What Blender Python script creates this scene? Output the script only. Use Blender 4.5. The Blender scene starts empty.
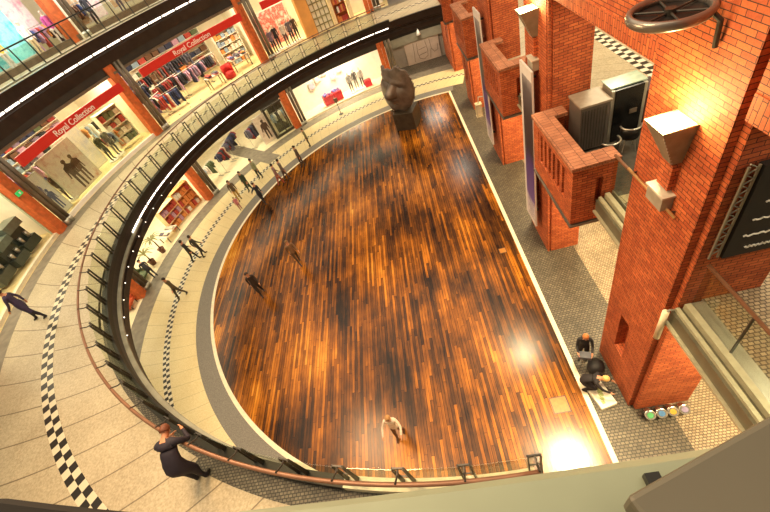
import bpy, bmesh, math, random
from mathutils import Vector, Matrix, Euler
rnd = random.Random(7)
COL = bpy.context.scene.collection
PI = math.pi
CX, CY = 0.188, 16.081          # centre of the round hall
X1A = 5.1
L1, L2 = 5.66, 11.65            # gallery levels
def rad(a): return math.radians(a)
def lin(h):
    if isinstance(h, str):
        h = h.lstrip('#'); c = [int(h[i:i+2], 16)/255 for i in (0, 2, 4)]
    else: c = h
    return tuple((x/12.92 if x <= .04045 else ((x+.055)/1.055)**2.4) for x in c) + (1,)
def pol(r, a, z=0.0):
    return Vector((CX+r*math.cos(rad(a)), CY+r*math.sin(rad(a)), z))

# ------------------------------------------------------------------ materials
MATS = {}
def base_mat(name):
    m = bpy.data.materials.new(name); m.use_nodes = True
    nt = m.node_tree; b = nt.nodes['Principled BSDF']
    return m, nt, b
def plain(name, col, rough=.6, metal=0.0, noise=.12, scale=6.0, spec=None):
    if name in MATS: return MATS[name]
    m, nt, b = base_mat(name)
    b.inputs['Roughness'].default_value = rough; b.inputs['Metallic'].default_value = metal
    c = lin(col)
    if noise > 0:
        tc = nt.nodes.new('ShaderNodeTexCoord'); n = nt.nodes.new('ShaderNodeTexNoise')
        n.inputs['Scale'].default_value = scale; n.inputs['Detail'].default_value = 4
        nt.links.new(tc.outputs['Object'], n.inputs['Vector'])
        r = nt.nodes.new('ShaderNodeValToRGB')
        r.color_ramp.elements[0].position = .3; r.color_ramp.elements[1].position = .7
        r.color_ramp.elements[0].color = tuple(x*(1-noise) for x in c[:3])+(1,)
        r.color_ramp.elements[1].color = tuple(min(1, x*(1+noise)) for x in c[:3])+(1,)
        nt.links.new(n.outputs['Fac'], r.inputs['Fac']); nt.links.new(r.outputs['Color'], b.inputs['Base Color'])
    else: b.inputs['Base Color'].default_value = c
    MATS[name] = m; return m
def emit(name, col, s):
    if name in MATS: return MATS[name]
    m, nt, b = base_mat(name)
    b.inputs['Base Color'].default_value = lin(col)
    b.inputs['Emission Color'].default_value = lin(col); b.inputs['Emission Strength'].default_value = s
    MATS[name] = m; return m
class NB:
    """small node builder"""
    def __init__(s, nt): s.nt = nt
    def n(s, t, **kw):
        x = s.nt.nodes.new(t)
        for k, v in kw.items(): setattr(x, k, v)
        return x
    def m(s, op, a, b=None, c=None):
        x = s.n('ShaderNodeMath', operation=op)
        for i, v in enumerate((a, b, c)):
            if v is None: continue
            if isinstance(v, (int, float)): x.inputs[i].default_value = v
            else: s.nt.links.new(v, x.inputs[i])
        return x.outputs[0]
    def link(s, a, b): s.nt.links.new(a, b)
    def mix(s, fac, a, b, blend='MIX'):
        x = s.n('ShaderNodeMix', data_type='RGBA', blend_type=blend)
        for sock, v in ((x.inputs['Factor'], fac), (x.inputs[6], a), (x.inputs[7], b)):
            if isinstance(v, (int, float)): sock.default_value = v
            elif isinstance(v, tuple): sock.default_value = v
            else: s.nt.links.new(v, sock)
        return x.outputs[2]
    def xyz(s):
        tc = s.n('ShaderNodeTexCoord'); sp = s.n('ShaderNodeSeparateXYZ')
        s.link(tc.outputs['Object'], sp.inputs[0]); return sp.outputs[0], sp.outputs[1], sp.outputs[2]
    def comb(s, x, y, z=0.0):
        c = s.n('ShaderNodeCombineXYZ')
        for i, v in enumerate((x, y, z)):
            if isinstance(v, (int, float)): c.inputs[i].default_value = v
            else: s.link(v, c.inputs[i])
        return c.outputs[0]
    def noise(s, vec, scale, detail=4, rough=.5):
        n = s.n('ShaderNodeTexNoise'); n.inputs['Scale'].default_value = scale
        n.inputs['Detail'].default_value = detail; n.inputs['Roughness'].default_value = rough
        if vec is not None: s.link(vec, n.inputs['Vector'])
        return n.outputs['Fac']
    def ramp(s, fac, pts):
        r = s.n('ShaderNodeValToRGB'); e = r.color_ramp.elements
        while len(e) < len(pts): e.new(.5)
        for el, (p, c) in zip(e, pts):
            el.position = p; el.color = c if len(c) == 4 else tuple(c)+(1,)
        s.link(fac, r.inputs['Fac']); return r.outputs['Color']
    def bump(s, h, b, strength=.4, dist=.02):
        bp = s.n('ShaderNodeBump'); bp.inputs['Strength'].default_value = strength; bp.inputs['Distance'].default_value = dist
        s.link(h, bp.inputs['Height']); s.link(bp.outputs[0], b.inputs['Normal'])

def brick_mat(name, c1, c2, mortar, bw=.26, bh=.078, vertical=False, rough=.75):
    m, nt, b = base_mat(name); N = NB(nt)
    x, y, z = N.xyz(); u = N.m('ADD', x, y)
    g = N.n('ShaderNodeNewGeometry'); sp = N.n('ShaderNodeSeparateXYZ'); N.link(g.outputs['True Normal'], sp.inputs[0])
    top = N.m('GREATER_THAN', N.m('ABSOLUTE', sp.outputs[2]), .7)
    side = N.comb(z, u) if vertical else N.comb(u, z)
    flat = N.comb(y, x)
    mv = N.n('ShaderNodeMix', data_type='VECTOR'); N.link(top, mv.inputs['Factor']); N.link(side, mv.inputs[4]); N.link(flat, mv.inputs[5])
    br = N.n('ShaderNodeTexBrick'); N.link(mv.outputs[1], br.inputs['Vector'])
    br.inputs['Scale'].default_value = 1; br.inputs['Brick Width'].default_value = bw; br.inputs['Row Height'].default_value = bh
    br.inputs['Mortar Size'].default_value = .007; br.inputs['Mortar Smooth'].default_value = .3; br.inputs['Bias'].default_value = 0
    br.inputs['Color1'].default_value = lin(c1); br.inputs['Color2'].default_value = lin(c2); br.inputs['Mortar'].default_value = lin(mortar)
    tc = N.n('ShaderNodeTexCoord')
    nz = N.ramp(N.noise(tc.outputs['Object'], 2.2, 6, .65), [(.3, (.72, .68, .66)), (.7, (1.12, 1.1, 1.08))])
    fine = N.ramp(N.noise(tc.outputs['Object'], 45, 3), [(.3, (.8, .8, .8)), (.7, (1.12, 1.12, 1.12))])
    c = N.mix(1.0, br.outputs['Color'], nz, 'MULTIPLY'); c = N.mix(1.0, c, fine, 'MULTIPLY')
    N.link(c, b.inputs['Base Color']); b.inputs['Roughness'].default_value = rough
    N.bump(N.m('SUBTRACT', 1.0, br.outputs['Fac']), b, .7, .012)
    MATS[name] = m; return m
M_BRICK = brick_mat('red brick', '#d2703c', '#b0522a', '#3c1f16', bw=.25, bh=.085)
M_SOLD = brick_mat('soldier brick', '#d2713d', '#b4562e', '#3c1f16', bw=.30, bh=.085, vertical=True)
M_COPE = brick_mat('brick coping', '#c08260', '#a2684a', '#5c3a2c', bw=.14, bh=.3)

def wood_mat():
    m, nt, b = base_mat('oiled plank floor'); N = NB(nt)
    x, y, z = N.xyz()
    W, Ln = .115, 2.3
    xi = N.m('FLOOR', N.m('DIVIDE', x, W))
    wn = N.n('ShaderNodeTexWhiteNoise', noise_dimensions='1D'); N.link(xi, wn.inputs['W'])
    yo = N.m('ADD', N.m('DIVIDE', y, Ln), N.m('MULTIPLY', wn.outputs['Value'], 7.0)); yi = N.m('FLOOR', yo)
    w2 = N.n('ShaderNodeTexWhiteNoise', noise_dimensions='2D'); N.link(N.comb(xi, yi), w2.inputs['Vector'])
    grain = N.noise(N.comb(N.m('MULTIPLY', x, 26.0), N.m('MULTIPLY', y, 1.1), N.m('MULTIPLY', w2.outputs['Value'], 9)), 1.0, 5, .6)
    worn = N.noise(N.comb(x, N.m('MULTIPLY', y, .6)), .33, 5, .6)
    v = N.m('ADD', N.m('ADD', N.m('MULTIPLY', w2.outputs['Value'], .34), N.m('MULTIPLY', grain, .55)), N.m('MULTIPLY', N.m('SUBTRACT', worn, .51), 1.7))
    c = N.ramp(v, [(.10, lin('#1c0c04')), (.30, lin('#48290d')), (.50, lin('#7d4811')), (.70, lin('#b66f1d')), (.96, lin('#db9f3b'))])
    fx = N.m('FRACT', N.m('DIVIDE', x, W)); fy = N.m('FRACT', yo)
    gap = N.m('MAXIMUM', N.m('MAXIMUM', N.m('LESS_THAN', fx, .06), N.m('GREATER_THAN', fx, .94)), N.m('LESS_THAN', fy, .006))
    c = N.mix(N.m('MULTIPLY', gap, .88), c, lin('#120803'))
    N.link(c, b.inputs['Base Color'])
    rg = N.m('ADD', .15, N.m('MULTIPLY', grain, .16)); N.link(rg, b.inputs['Roughness'])
    b.inputs['Specular IOR Level'].default_value = .34
    N.bump(grain, b, .05, .003)
    return m
M_WOOD = wood_mat()

def polar_nodes(N):
    x, y, z = N.xyz()
    dx, dy = N.m('SUBTRACT', x, CX), N.m('SUBTRACT', y, CY)
    r = N.m('SQRT', N.m('ADD', N.m('MULTIPLY', dx, dx), N.m('MULTIPLY', dy, dy)))
    a = N.m('ARCTAN2', dy, N.m('MULTIPLY', dx, 1.0))
    a = N.m('MODULO', N.m('ADD', a, 4*PI), 2*PI)
    return r, a, x, y
def check_mat(name, r0, w, n):
    m, nt, b = base_mat(name); N = NB(nt); r, a, x, y = polar_nodes(N)
    i = N.m('FLOOR', N.m('DIVIDE', N.m('SUBTRACT', r, r0), w)); j = N.m('FLOOR', N.m('MULTIPLY', a, n/(2*PI)))
    k = N.m('MODULO', N.m('ADD', N.m('ADD', i, j), 100.0), 2.0)
    N.link(N.mix(N.m('GREATER_THAN', k, .5), lin('#d9cfb4'), lin('#2a2724')), b.inputs['Base Color'])
    b.inputs['Roughness'].default_value = .35; return m
def cream_mat(name, c1, c2, joints, da=2.2, skew=.11):
    m, nt, b = base_mat(name); N = NB(nt); r, a, x, y = polar_nodes(N)
    tc = N.n('ShaderNodeTexCoord')
    f = N.noise(tc.outputs['Object'], 17, 4, .7); g = N.noise(tc.outputs['Object'], .8, 3)
    c = N.ramp(N.m('ADD', N.m('MULTIPLY', f, .7), N.m('MULTIPLY', g, .3)), [(.36, lin(c2)), (.62, lin(c1))])
    t = N.m('FRACT', N.m('ADD', N.m('MULTIPLY', a, 180/PI/da), N.m('MULTIPLY', r, skew)))
    c = N.mix(N.m('MULTIPLY', N.m('LESS_THAN', t, .035), joints), c, lin('#5d4f3a'))
    N.link(c, b.inputs['Base Color']); b.inputs['Roughness'].default_value = .42
    return m
M_CREAM0 = cream_mat('cream stone ground', '#e0d1a4', '#cbb888', .35, 3.0, .5)
M_CREAM1 = cream_mat('cream stone gallery', '#c9bda0', '#a3957a', .75, 4.4, .55)
M_CHK0 = check_mat('checker ground', 16.02, .18, 560)
M_CHK1 = check_mat('checker gallery', 16.36, .2, 400)
def cobble_mat(name, c1, c2, mortar, s=.13):
    m, nt, b = base_mat(name); N = NB(nt); x, y, z = N.xyz()
    br = N.n('ShaderNodeTexBrick'); N.link(N.comb(x, y), br.inputs['Vector']); br.offset = 0.5
    br.inputs['Scale'].default_value = 1; br.inputs['Brick Width'].default_value = s; br.inputs['Row Height'].default_value = s*.75
    br.inputs['Mortar Size'].default_value = .11*s; br.inputs['Bias'].default_value = 0
    br.inputs['Color1'].default_value = lin(c1); br.inputs['Color2'].default_value = lin(c2); br.inputs['Mortar'].default_value = lin(mortar)
    tc = N.n('ShaderNodeTexCoord')
    nz = N.ramp(N.noise(tc.outputs['Object'], 1.1, 6, .7), [(.3, (.62, .62, .6)), (.7, (1.15, 1.13, 1.08))])
    N.link(N.mix(1.0, br.outputs['Color'], nz, 'MULTIPLY'), b.inputs['Base Color'])
    b.inputs['Roughness'].default_value = .5; N.bump(N.m('SUBTRACT', 1.0, br.outputs['Fac']), b, .5, .01)
    return m
M_COB = cobble_mat('grey cobbles', '#746b5b', '#574f42', '#312c24', .12)
M_COBT = cobble_mat('tan cobbles', '#b5a48a', '#94836b', '#5a4d3d', .10)
M_COBS = cobble_mat('small dark cobbles', '#7d7767', '#5b564a', '#2f2b25', .085)
def glass(name, tint, fac=.12):
    m = bpy.data.materials.new(name); m.use_nodes = True; nt = m.node_tree; nt.nodes.clear(); N = NB(nt)
    o = N.n('ShaderNodeOutputMaterial'); t = N.n('ShaderNodeBsdfTransparent'); g = N.n('ShaderNodeBsdfGlossy'); mx = N.n('ShaderNodeMixShader')
    t.inputs[0].default_value = lin(tint); g.inputs['Roughness'].default_value = .05; g.inputs[0].default_value = (.9, .95, .9, 1)
    mx.inputs[0].default_value = fac
    N.link(t.outputs[0], mx.inputs[1]); N.link(g.outputs[0], mx.inputs[2]); N.link(mx.outputs[0], o.inputs[0]); return m
M_GLASS = glass('railing glass', '#f3f6ee', .05)
M_GREY = plain('grey stone band', '#7d7464', .5, 0, .25, 3)
M_RIM = plain('pale stone rim', '#e6dcc0', .5, 0, .1, 4)
M_DARKRING = plain('dark granite ring', '#77726a', .5, 0, .3, 22)
M_FASC = plain('dark bronze fascia', '#2f2723', .38, .35, .25, 2.5)
M_BLACK = plain('black steel', '#1d1b19', .4, .4, .15, 6)
M_IRON = plain('dark grey iron', '#4b4843', .4, .6, .2, 4)
M_STEEL = plain('brushed steel', '#b9b6aa', .32, .75, .12, 3)
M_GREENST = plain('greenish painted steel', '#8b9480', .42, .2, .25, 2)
M_BRASS = plain('brown handrail', '#835d45', .35, .2, .15, 3)
M_LED = emit('white light strip', '#fff1dd', 6.0)
M_LAMP = emit('warm lamp glow', '#ffe9b0', 40.0)
M_DOT = emit('tiny downlight', '#fff3df', 5.0)
M_PIPE = plain('grey column steel', '#75695b', .4, .5, .2, 3)
M_PIL = plain('orange brick pilaster', '#c2602c', .7, 0, .25, 5)
M_HEAD = plain('dark shop header', '#2e2823', .6, .1, .2, 2)
M_SHOPW = plain('cream shop wall', '#efe6cf', .7, 0, .06, 2)
M_WHITE = plain('white paint', '#f4f0e6', .6, 0, .05, 3)
M_SHOPF = plain('yellow shop floor', '#e6d39a', .35, 0, .1, 3)
M_SHOPF0 = plain('pale shop floor', '#e9dcb8', .35, 0, .1, 3)
M_RED = plain('red sign', '#d2261c', .5, 0, .05, 3)
M_SKIN = plain('skin', '#c98f6c', .6, 0, .06, 8)

# ------------------------------------------------------------------ mesh helpers
class MB:
    def __init__(s): s.v, s.f, s.mi, s.k = [], [], [], 0
    def add(s, vs, fs):
        o = len(s.v); s.v += [tuple(v) for v in vs]; s.f += [tuple(i+o for i in f) for f in fs]; s.mi += [s.k]*len(fs); return s
    def box(s, x0, x1, y0, y1, z0, z1):
        v = [(x, y, z) for z in (z0, z1) for y in (y0, y1) for x in (x0, x1)]
        return s.add(v, [(0, 2, 3, 1), (4, 5, 7, 6), (0, 1, 5, 4), (2, 6, 7, 3), (0, 4, 6, 2), (1, 3, 7, 5)])
    def prism(s, poly, z0, z1):
        n = len(poly)
        v = [(x, y, z0) for x, y in poly]+[(x, y, z1) for x, y in poly]
        return s.add(v, [tuple(range(n))[::-1], tuple(range(n, 2*n))]+[(i, (i+1) % n, n+(i+1) % n, n+i) for i in range(n)])
    def ring(s, prof, a0, a1, n, cx=CX, cy=CY):
        m = len(prof); vs = []
        for i in range(n+1):
            a = rad(a0+(a1-a0)*i/n)
            vs += [(cx+r*math.cos(a), cy+r*math.sin(a), z) for r, z in prof]
        fs = [(i*m+j, i*m+(j+1) % m, (i+1)*m+(j+1) % m, (i+1)*m+j) for i in range(n) for j in range(m)]
        fs += [tuple(range(m))[::-1], tuple(n*m+j for j in range(m))]
        return s.add(vs, fs)
    def ringv(s, rin, prof, a0, a1, n):
        m = len(prof); vs = []
        for i in range(n+1):
            d = a0+(a1-a0)*i/n; a = rad(d); q = rin(d)
            vs += [(CX+(q+r)*math.cos(a), CY+(q+r)*math.sin(a), z) for r, z in prof]
        fs = [(i*m+j, i*m+(j+1) % m, (i+1)*m+(j+1) % m, (i+1)*m+j) for i in range(n) for j in range(m)]
        return s.add(vs, fs+[tuple(range(m))[::-1], tuple(n*m+j for j in range(m))])
    def rbox(s, r0, r1, z0, z1, a0, a1, n=None):
        return s.ring([(r0, z0), (r1, z0), (r1, z1), (r0, z1)], a0, a1, n or max(1, int(abs(a1-a0)/1.5)))
    def tube(s, pts, r, n=8, caps=True):
        pts = [Vector(p) for p in pts]; o = []
        rs = r if isinstance(r, (list, tuple)) else [r]*len(pts)
        up = None
        for i, p in enumerate(pts):
            d = (pts[min(i+1, len(pts)-1)]-pts[max(i-1, 0)]).normalized()
            if up is None: up = d.orthogonal().normalized()
            a = (up-d*up.dot(d)).normalized(); b = d.cross(a); up = a
            o += [p+(a*math.cos(2*PI*k/n)+b*math.sin(2*PI*k/n))*rs[i] for k in range(n)]
        m = len(pts); fs = [(i*n+k, i*n+(k+1) % n, (i+1)*n+(k+1) % n, (i+1)*n+k) for i in range(m-1) for k in range(n)]
        if caps: fs += [tuple(range(n))[::-1], tuple((m-1)*n+k for k in range(n))]
        return s.add(o, fs)
    def cyl(s, x, y, z0, z1, r, n=16, r1=None): return s.tube([(x, y, z0), (x, y, z1)], [r, r if r1 is None else r1], n)
    def lathe(s, prof, n=20, c=(0, 0, 0)):
        vs = [(c[0]+r*math.cos(2*PI*k/n), c[1]+r*math.sin(2*PI*k/n), c[2]+z) for r, z in prof for k in range(n)]
        m = len(prof); fs = [(i*n+k, i*n+(k+1) % n, (i+1)*n+(k+1) % n, (i+1)*n+k) for i in range(m-1) for k in range(n)]
        fs += [tuple(range(n))[::-1], tuple((m-1)*n+k for k in range(n))]
        return s.add(vs, fs)
    def ball(s, c, r, n=10, m=7):
        rx, ry, rz = (r, r, r) if isinstance(r, (int, float)) else r
        vs = [(c[0]+rx*math.sin(PI*i/m)*math.cos(2*PI*k/n), c[1]+ry*math.sin(PI*i/m)*math.sin(2*PI*k/n), c[2]+rz*math.cos(PI*i/m)) for i in range(1, m) for k in range(n)]
        fs = [((i)*n+k, (i)*n+(k+1) % n, (i+1)*n+(k+1) % n, (i+1)*n+k) for i in range(m-2) for k in range(n)]
        t = len(vs); vs += [(c[0], c[1], c[2]+rz), (c[0], c[1], c[2]-rz)]
        fs += [(t, (k+1) % n, k) for k in range(n)]+[(t+1, (m-2)*n+k, (m-2)*n+(k+1) % n) for k in range(n)]
        return s.add(vs, fs)
    def build(s, name, mats, parent=None, smooth=False, bevel=0):
        me = bpy.data.meshes.new(name); me.from_pydata(s.v, [], s.f)
        for m in (mats if isinstance(mats, (list, tuple)) else [mats]): me.materials.append(m)
        for p, i in zip(me.polygons, s.mi): p.material_index = i
        bm = bmesh.new(); bm.from_mesh(me); bmesh.ops.recalc_face_normals(bm, faces=bm.faces); bm.to_mesh(me); bm.free()
        if smooth:
            for p in me.polygons: p.use_smooth = True
        o = bpy.data.objects.new(name, me); COL.objects.link(o)
        if parent: o.parent = parent
        if bevel:
            b = o.modifiers.new('b', 'BEVEL'); b.width = bevel; b.segments = 2; b.limit_method = 'ANGLE'
        return o
def tag(o, label, cat=None, group=None, kind=None):
    o['label'] = label
    if cat: o['category'] = cat
    if group: o['group'] = group
    if kind: o['kind'] = kind
    return o
def thing(name, label, cat, loc=(0, 0, 0), rz=0, group=None):
    o = bpy.data.objects.new(name, None); COL.objects.link(o); o.location = loc; o.rotation_euler = (0, 0, rad(rz)); o.empty_display_size = .2
    return tag(o, label, cat, group)
def at_ring(name, label, cat, r, a, z, group=None):
    """local x runs clockwise along the ring (rightwards seen from the hall), local y outward"""
    return thing(name, label, cat, pol(r, a, z), a-90, group)
def struct(mb, name, mats, label=None, **kw):
    o = mb.build(name, mats, **kw); o['kind'] = 'structure'
    if label: o['label'] = label
    return o
def dup(o, loc, rz, label, group=None):
    c = o.copy(); COL.objects.link(c); c.location = loc; c.rotation_euler = (0, 0, rad(rz)); c['label'] = label
    if group: c['group'] = group
    for ch in list(o.children):
        d = ch.copy(); COL.objects.link(d); d.parent = c
        for g in list(ch.children):
            e = g.copy(); COL.objects.link(e); e.parent = d
    return c
def ordn(i): return ['first', 'second', 'third', 'fourth', 'fifth', 'sixth', 'seventh', 'eighth', 'ninth', 'tenth', 'eleventh', 'twelfth', 'thirteenth', 'fourteenth', 'fifteenth', 'sixteenth', 'seventeenth', 'eighteenth', 'nineteenth', 'twentieth'][i]

# ------------------------------------------------------------------ setting: ground level
struct(MB().box(-34, 16, -14, 46, -.3, 0), 'floor', M_COB, 'grey cobbled ground floor around the wooden dance floor')
struct(MB().box(X1A, 12, -12, 46, 0, .006), 'floor_arcade', M_COBT, 'cobbled floor behind the brick pillars, coloured tan as if lamplit')  # tan over the grey cobbles: arcade lamplight put into the colour
def arc_poly(r, xlim, n=120):
    a0 = math.degrees(math.acos((xlim-CX)/r)); return [tuple(pol(r, a0+(360-2*a0)*i/n)[:2]) for i in range(n+1)]
struct(MB().prism(arc_poly(13.56, 2.93), 0, .012), 'floor_wood', M_WOOD, 'half-round floor of dark and orange wooden planks')
a0 = math.degrees(math.acos((3.0-CX)/13.65))
struct(MB().rbox(13.56, 13.73, 0, .02, a0, 360-a0, 160), 'trim_1', M_RIM, 'pale curved stone rim of the wooden floor')
struct(MB().box(2.93, 3.09, CY-13.45, CY+13.45, 0, .02), 'trim_2', M_RIM, 'pale straight stone strip beside the wooden floor')
struct(MB().rbox(13.73, 14.56, 0, .008, 77, 283, 150), 'floor_ring', M_DARKRING, 'dark granite ring around the wooden floor')
struct(MB().rbox(14.56, 17.74, 0, .010, 74, 280, 150), 'floor_walkway', M_CREAM0, 'cream stone ring walkway on the ground floor')
struct(MB().rbox(16.02, 16.38, 0, .014, 74, 280, 150), 'floor_border', M_CHK0, 'black and white checker line in the ground walkway')
struct(MB().rbox(17.74, 18.85, 0, .008, 74, 280, 150), 'floor_band', M_GREY, 'grey stone band along the ground floor shops')
struct(MB().rbox(18.85, 26.5, 0, .006, 93, 282, 120), 'floor_shops', M_SHOPF0, 'pale floor of the ground floor shops')
mb = MB()
for p0, p1, w in [((-17.6, 33.0), (-11.6, 27.6), .62)]:
    d = (Vector(p1)-Vector(p0)).normalized(); n = Vector((-d.y, d.x))*w
    mb.prism([tuple(Vector(p0)+n), tuple(Vector(p1)+n), tuple(Vector(p1)-n), tuple(Vector(p0)-n)], 0, .012)
struct(mb, 'floor_passage', M_GREY, 'grey stripe leading from the ring walkway into the side passage')
for i, (x, y, s) in enumerate([(2.14, 4.95, .27), (2.27, 12.1, .16)]):
    t = thing('floor_hatch', ['larger square wooden hatch in the planks near the two musicians', 'smaller square wooden hatch in the planks beside the middle pillar'][i], 'hatch', (x, y, .012), 0, 'floor hatches')
    (MB().box(-s+.03, s-.03, -s+.03, s-.03, 0, .006)).build('lid', plain('light oak lid', '#9c6526', .3, 0, .2, 9), t)
    m = MB()
    for a in (-1, 1): m.box(-s, s, a*s-.03*(a > 0), a*s+.03*(a < 0), 0, .009); m.box(a*s-.03*(a > 0), a*s+.03*(a < 0), -s, s, 0, .009)
    m.build('hatch_frame', plain('dark hatch frame', '#4a2b14', .4), t)

# ------------------------------------------------------------------ setting: gallery slabs
def gallery(z, rin, name, a0, a1, zb, step=1.5):
    n = int((a1-a0)/step)
    struct(MB().ring([(rin, z-.06), (rin, z), (26.5, z), (26.5, z-.9), (rin+.3, z-.9), (rin+.3, z-.06)], a0, a1, n), 'slab_'+name, M_DARKRING)
    # edge fascia with a stepped profile
    struct(MB().ring([(rin-.02, z+.05), (rin-.02, z-.42), (rin+.06, z-.46), (rin+.06, z-.62), (rin, z-.66), (rin, zb), (rin+.35, zb), (rin+.35, z-.07), (rin+.1, z-.07), (rin+.1, z+.05)], a0, a1, n), 'trim_fascia_'+name, M_FASC)
gallery(L1, 14.3, 'first_gallery', 76, 271.4, 4.72)
gallery(L2, 16.2, 'second_gallery', 96, 292, 10.5)
n1 = 130
struct(MB().rbox(14.42, 14.85, L1, L1+.006, 76, 271.4, n1), 'floor_edge_gallery', M_COBS, 'dark cobbled edge of the first floor gallery')
struct(MB().rbox(14.42, 14.75, L1, L1+.012, 90, 214, n1), 'floor_edge_cream', M_CREAM1)
struct(MB().rbox(14.85, 18.3, L1, L1+.006, 76, 278, n1), 'floor_gallery', M_CREAM1, 'cream stone walkway of the first floor gallery')
struct(MB().rbox(14.66, 14.9, L1, L1+.012, 76, 242, n1), 'floor_gallery_inner', M_CREAM1)
struct(MB().rbox(16.36, 16.76, L1, L1+.012, 76, 278, 150), 'floor_gallery_border', M_CHK1, 'black and white checker line in the first floor gallery')
struct(MB().rbox(18.3, 18.95, L1, L1+.006, 76, 278, n1), 'floor_gallery_band', M_GREY, 'grey stone band along the first floor shops')
struct(MB().rbox(18.95, 26.5, L1, L1+.006, 90, 278, n1), 'floor_gallery_shops', M_SHOPF, 'yellowish floor of the first floor shops')
struct(MB().rbox(16.3, 26.5, L2, L2+.006, 96, 292, n1), 'floor_upper_gallery', M_CREAM1, 'cream floor of the second floor gallery')
# lit ledges under the gallery edges
struct(MB().ring([(14.15, 5.27), (14.15, 5.33), (14.3, 5.36), (14.3, 5.24)], 184, 271.4, n1), 'trim_ledge_gallery', plain('ledge grey', '#85877a', .45, .2, .25, 2), 'grey metal ledge along the gallery edge')
def light_strip(z, r, a0, a1, seg, name, label, grp, hh=.022):
    a = a0
    while a < a1-.01:
        o = MB().rbox(r-.03, r, z-hh, z+hh, a+.22, a+seg-.22, 3).build(name, M_LED)
        yield o
        a += seg
for i, o in enumerate(light_strip(5.38, 14.28, 91.5, 188, 4.404, 'light_strip', '', '')):
    tag(o, f'white strip light under the first gallery edge, {ordn(i) if i < 20 else str(i+1)+"th"} from its far end', 'strip light', 'strip lights on the first gallery edge')
for i, o in enumerate(light_strip(11.17, 16.18, 128, 186, 3.45, 'light_strip', '', '', .036)):
    tag(o, f'white strip light on the upper gallery edge, {ordn(i)} from its right end', 'strip light', 'strip lights on the upper gallery edge')
for i in range(14):
    a = 170+4.404*i
    o = MB().ball(tuple(pol(14.3, a, 5.0)), .022, 8, 5).build('downlight', M_DOT)
    tag(o, f'tiny white spot on the dark gallery fascia, {ordn(i)} from the far end of its row', 'light', 'tiny spots on the gallery fascia')

# ------------------------------------------------------------------ setting: shop walls, columns
struct(MB().rbox(26.5, 26.8, 0, 4.72, 93, 280, 80), 'wall_shops_ground', M_SHOPW)
struct(MB().rbox(26.5, 26.8, L1, 10.6, 90, 278, 80), 'wall_shops_gallery', M_SHOPW)
struct(MB().rbox(26.5, 26.8, L2, 16, 96, 280, 80), 'wall_shops_upper', M_SHOPW)
struct(MB().rbox(18.9, 19.1, 2.95, 4.76, 93, 280, 80), 'wall_header_ground', M_HEAD, 'dark header above the ground floor shops')
struct(MB().rbox(18.9, 19.1, 9.72, 10.75, 90, 278, 80), 'wall_header_gallery', M_HEAD, 'dark header above the first floor shops')
struct(MB().rbox(18.84, 18.9, 9.62, 9.76, 90, 278, 80), 'trim_header_gallery', M_PIPE, 'grey metal line under the dark shop header')
struct(MB().rbox(19.5, 19.7, 14.6, 16, 96, 278, 80), 'wall_header_upper', M_HEAD)
COLA = [93.6, 121.5, 151.7, 179.9, 208, 236, 264]
for lv, (zb, zt) in enumerate([(0, 4.74), (L1, 10.75), (L2, 15.5)]):
    for i, a in enumerate(COLA):
        if lv == 2 and a < 110: continue
        t = at_ring('brick_pilaster', f"orange brick pilaster with two grey pipes on the {['ground floor', 'first gallery', 'upper gallery'][lv]}, {ordn(i)} counted from the bronze head", 'pilaster', 18.72 if lv < 2 else 19.4, a, zb, 'pilasters between the shops')
        t['kind'] = 'structure'
        h = zt-zb
        MB().box(-.62, -.3, .05, .6, 0, h).build('brick_face', M_PIL, t)
        MB().box(-.27, -.02, .12, .6, 0, h).build('brick_face', M_PIL, t)
        for k, x in enumerate((.16, .44)):
            p = MB().cyl(x, .1, .06, h, .12, 12).build('pipe', M_PIPE, t, smooth=True)
            MB().cyl(x, .1, 0, .3, .15, 12).build('pipe_foot', M_STEEL, p, smooth=True)
        struct(MB().rbox(19.4, 26.5, zb, zt, a-.12, a+.12, 1), 'wall_between_shops', M_SHOPW)
# far end beyond the wooden floor
struct(MB().rbox(21.2, 21.5, 0, 4.7, 76, 93.5, 14), 'wall_far', plain('taupe wall', '#8f8578', .7, 0, .1, 2))
struct(MB().rbox(20.9, 21.15, 1.9, 2.62, 76, 93.5, 14), 'lintel_far', plain('grey beam', '#85816f', .6, 0, .15, 2), 'grey beam over the sketched sliding gate')
struct(MB().rbox(20.85, 21.2, 2.62, 4.7, 76, 93.5, 14), 'wall_far_shade', M_BLACK)  # black block standing in for the soffit shadow above the beam
struct(MB().rbox(21.2, 21.5, L1, 10.6, 76, 93.5, 14), 'wall_far_gallery', M_HEAD)
t = at_ring('sliding_gate', 'pale grey sliding gate with a thin sketched drawing behind the bronze head', 'gate', 20.98, 84.6, 0)
MB().box(-1.55, 1.5, 0, .1, .02, 1.86).build('panel', plain('gate beige', '#b7a594', .6, 0, .1, 2), t)
m = MB()
for pts in ([(-.9, .2), (-.8, 1.2), (-.75, 2.6)], [(-.45, 2.5), (-.5, 1.2), (-.4, .5), (0, .25), (.35, .6), (.4, 1.4), (.3, 2.5)], [(-.4, 1.6), (.3, 1.75)], [(-.45, .9), (.3, 1.05)], [(.7, 2.6), (.75, 1.3), (1, .8), (1.3, 1), (1.35, 1.7)], [(.55, .2), (.7, 1.3)]):
    m.tube([(x, -.008, z*.66+.05) for x, z in pts], .016, 5)
m.build('sketch', plain('sketch ink', '#4d3f3a', .7), t)

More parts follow.
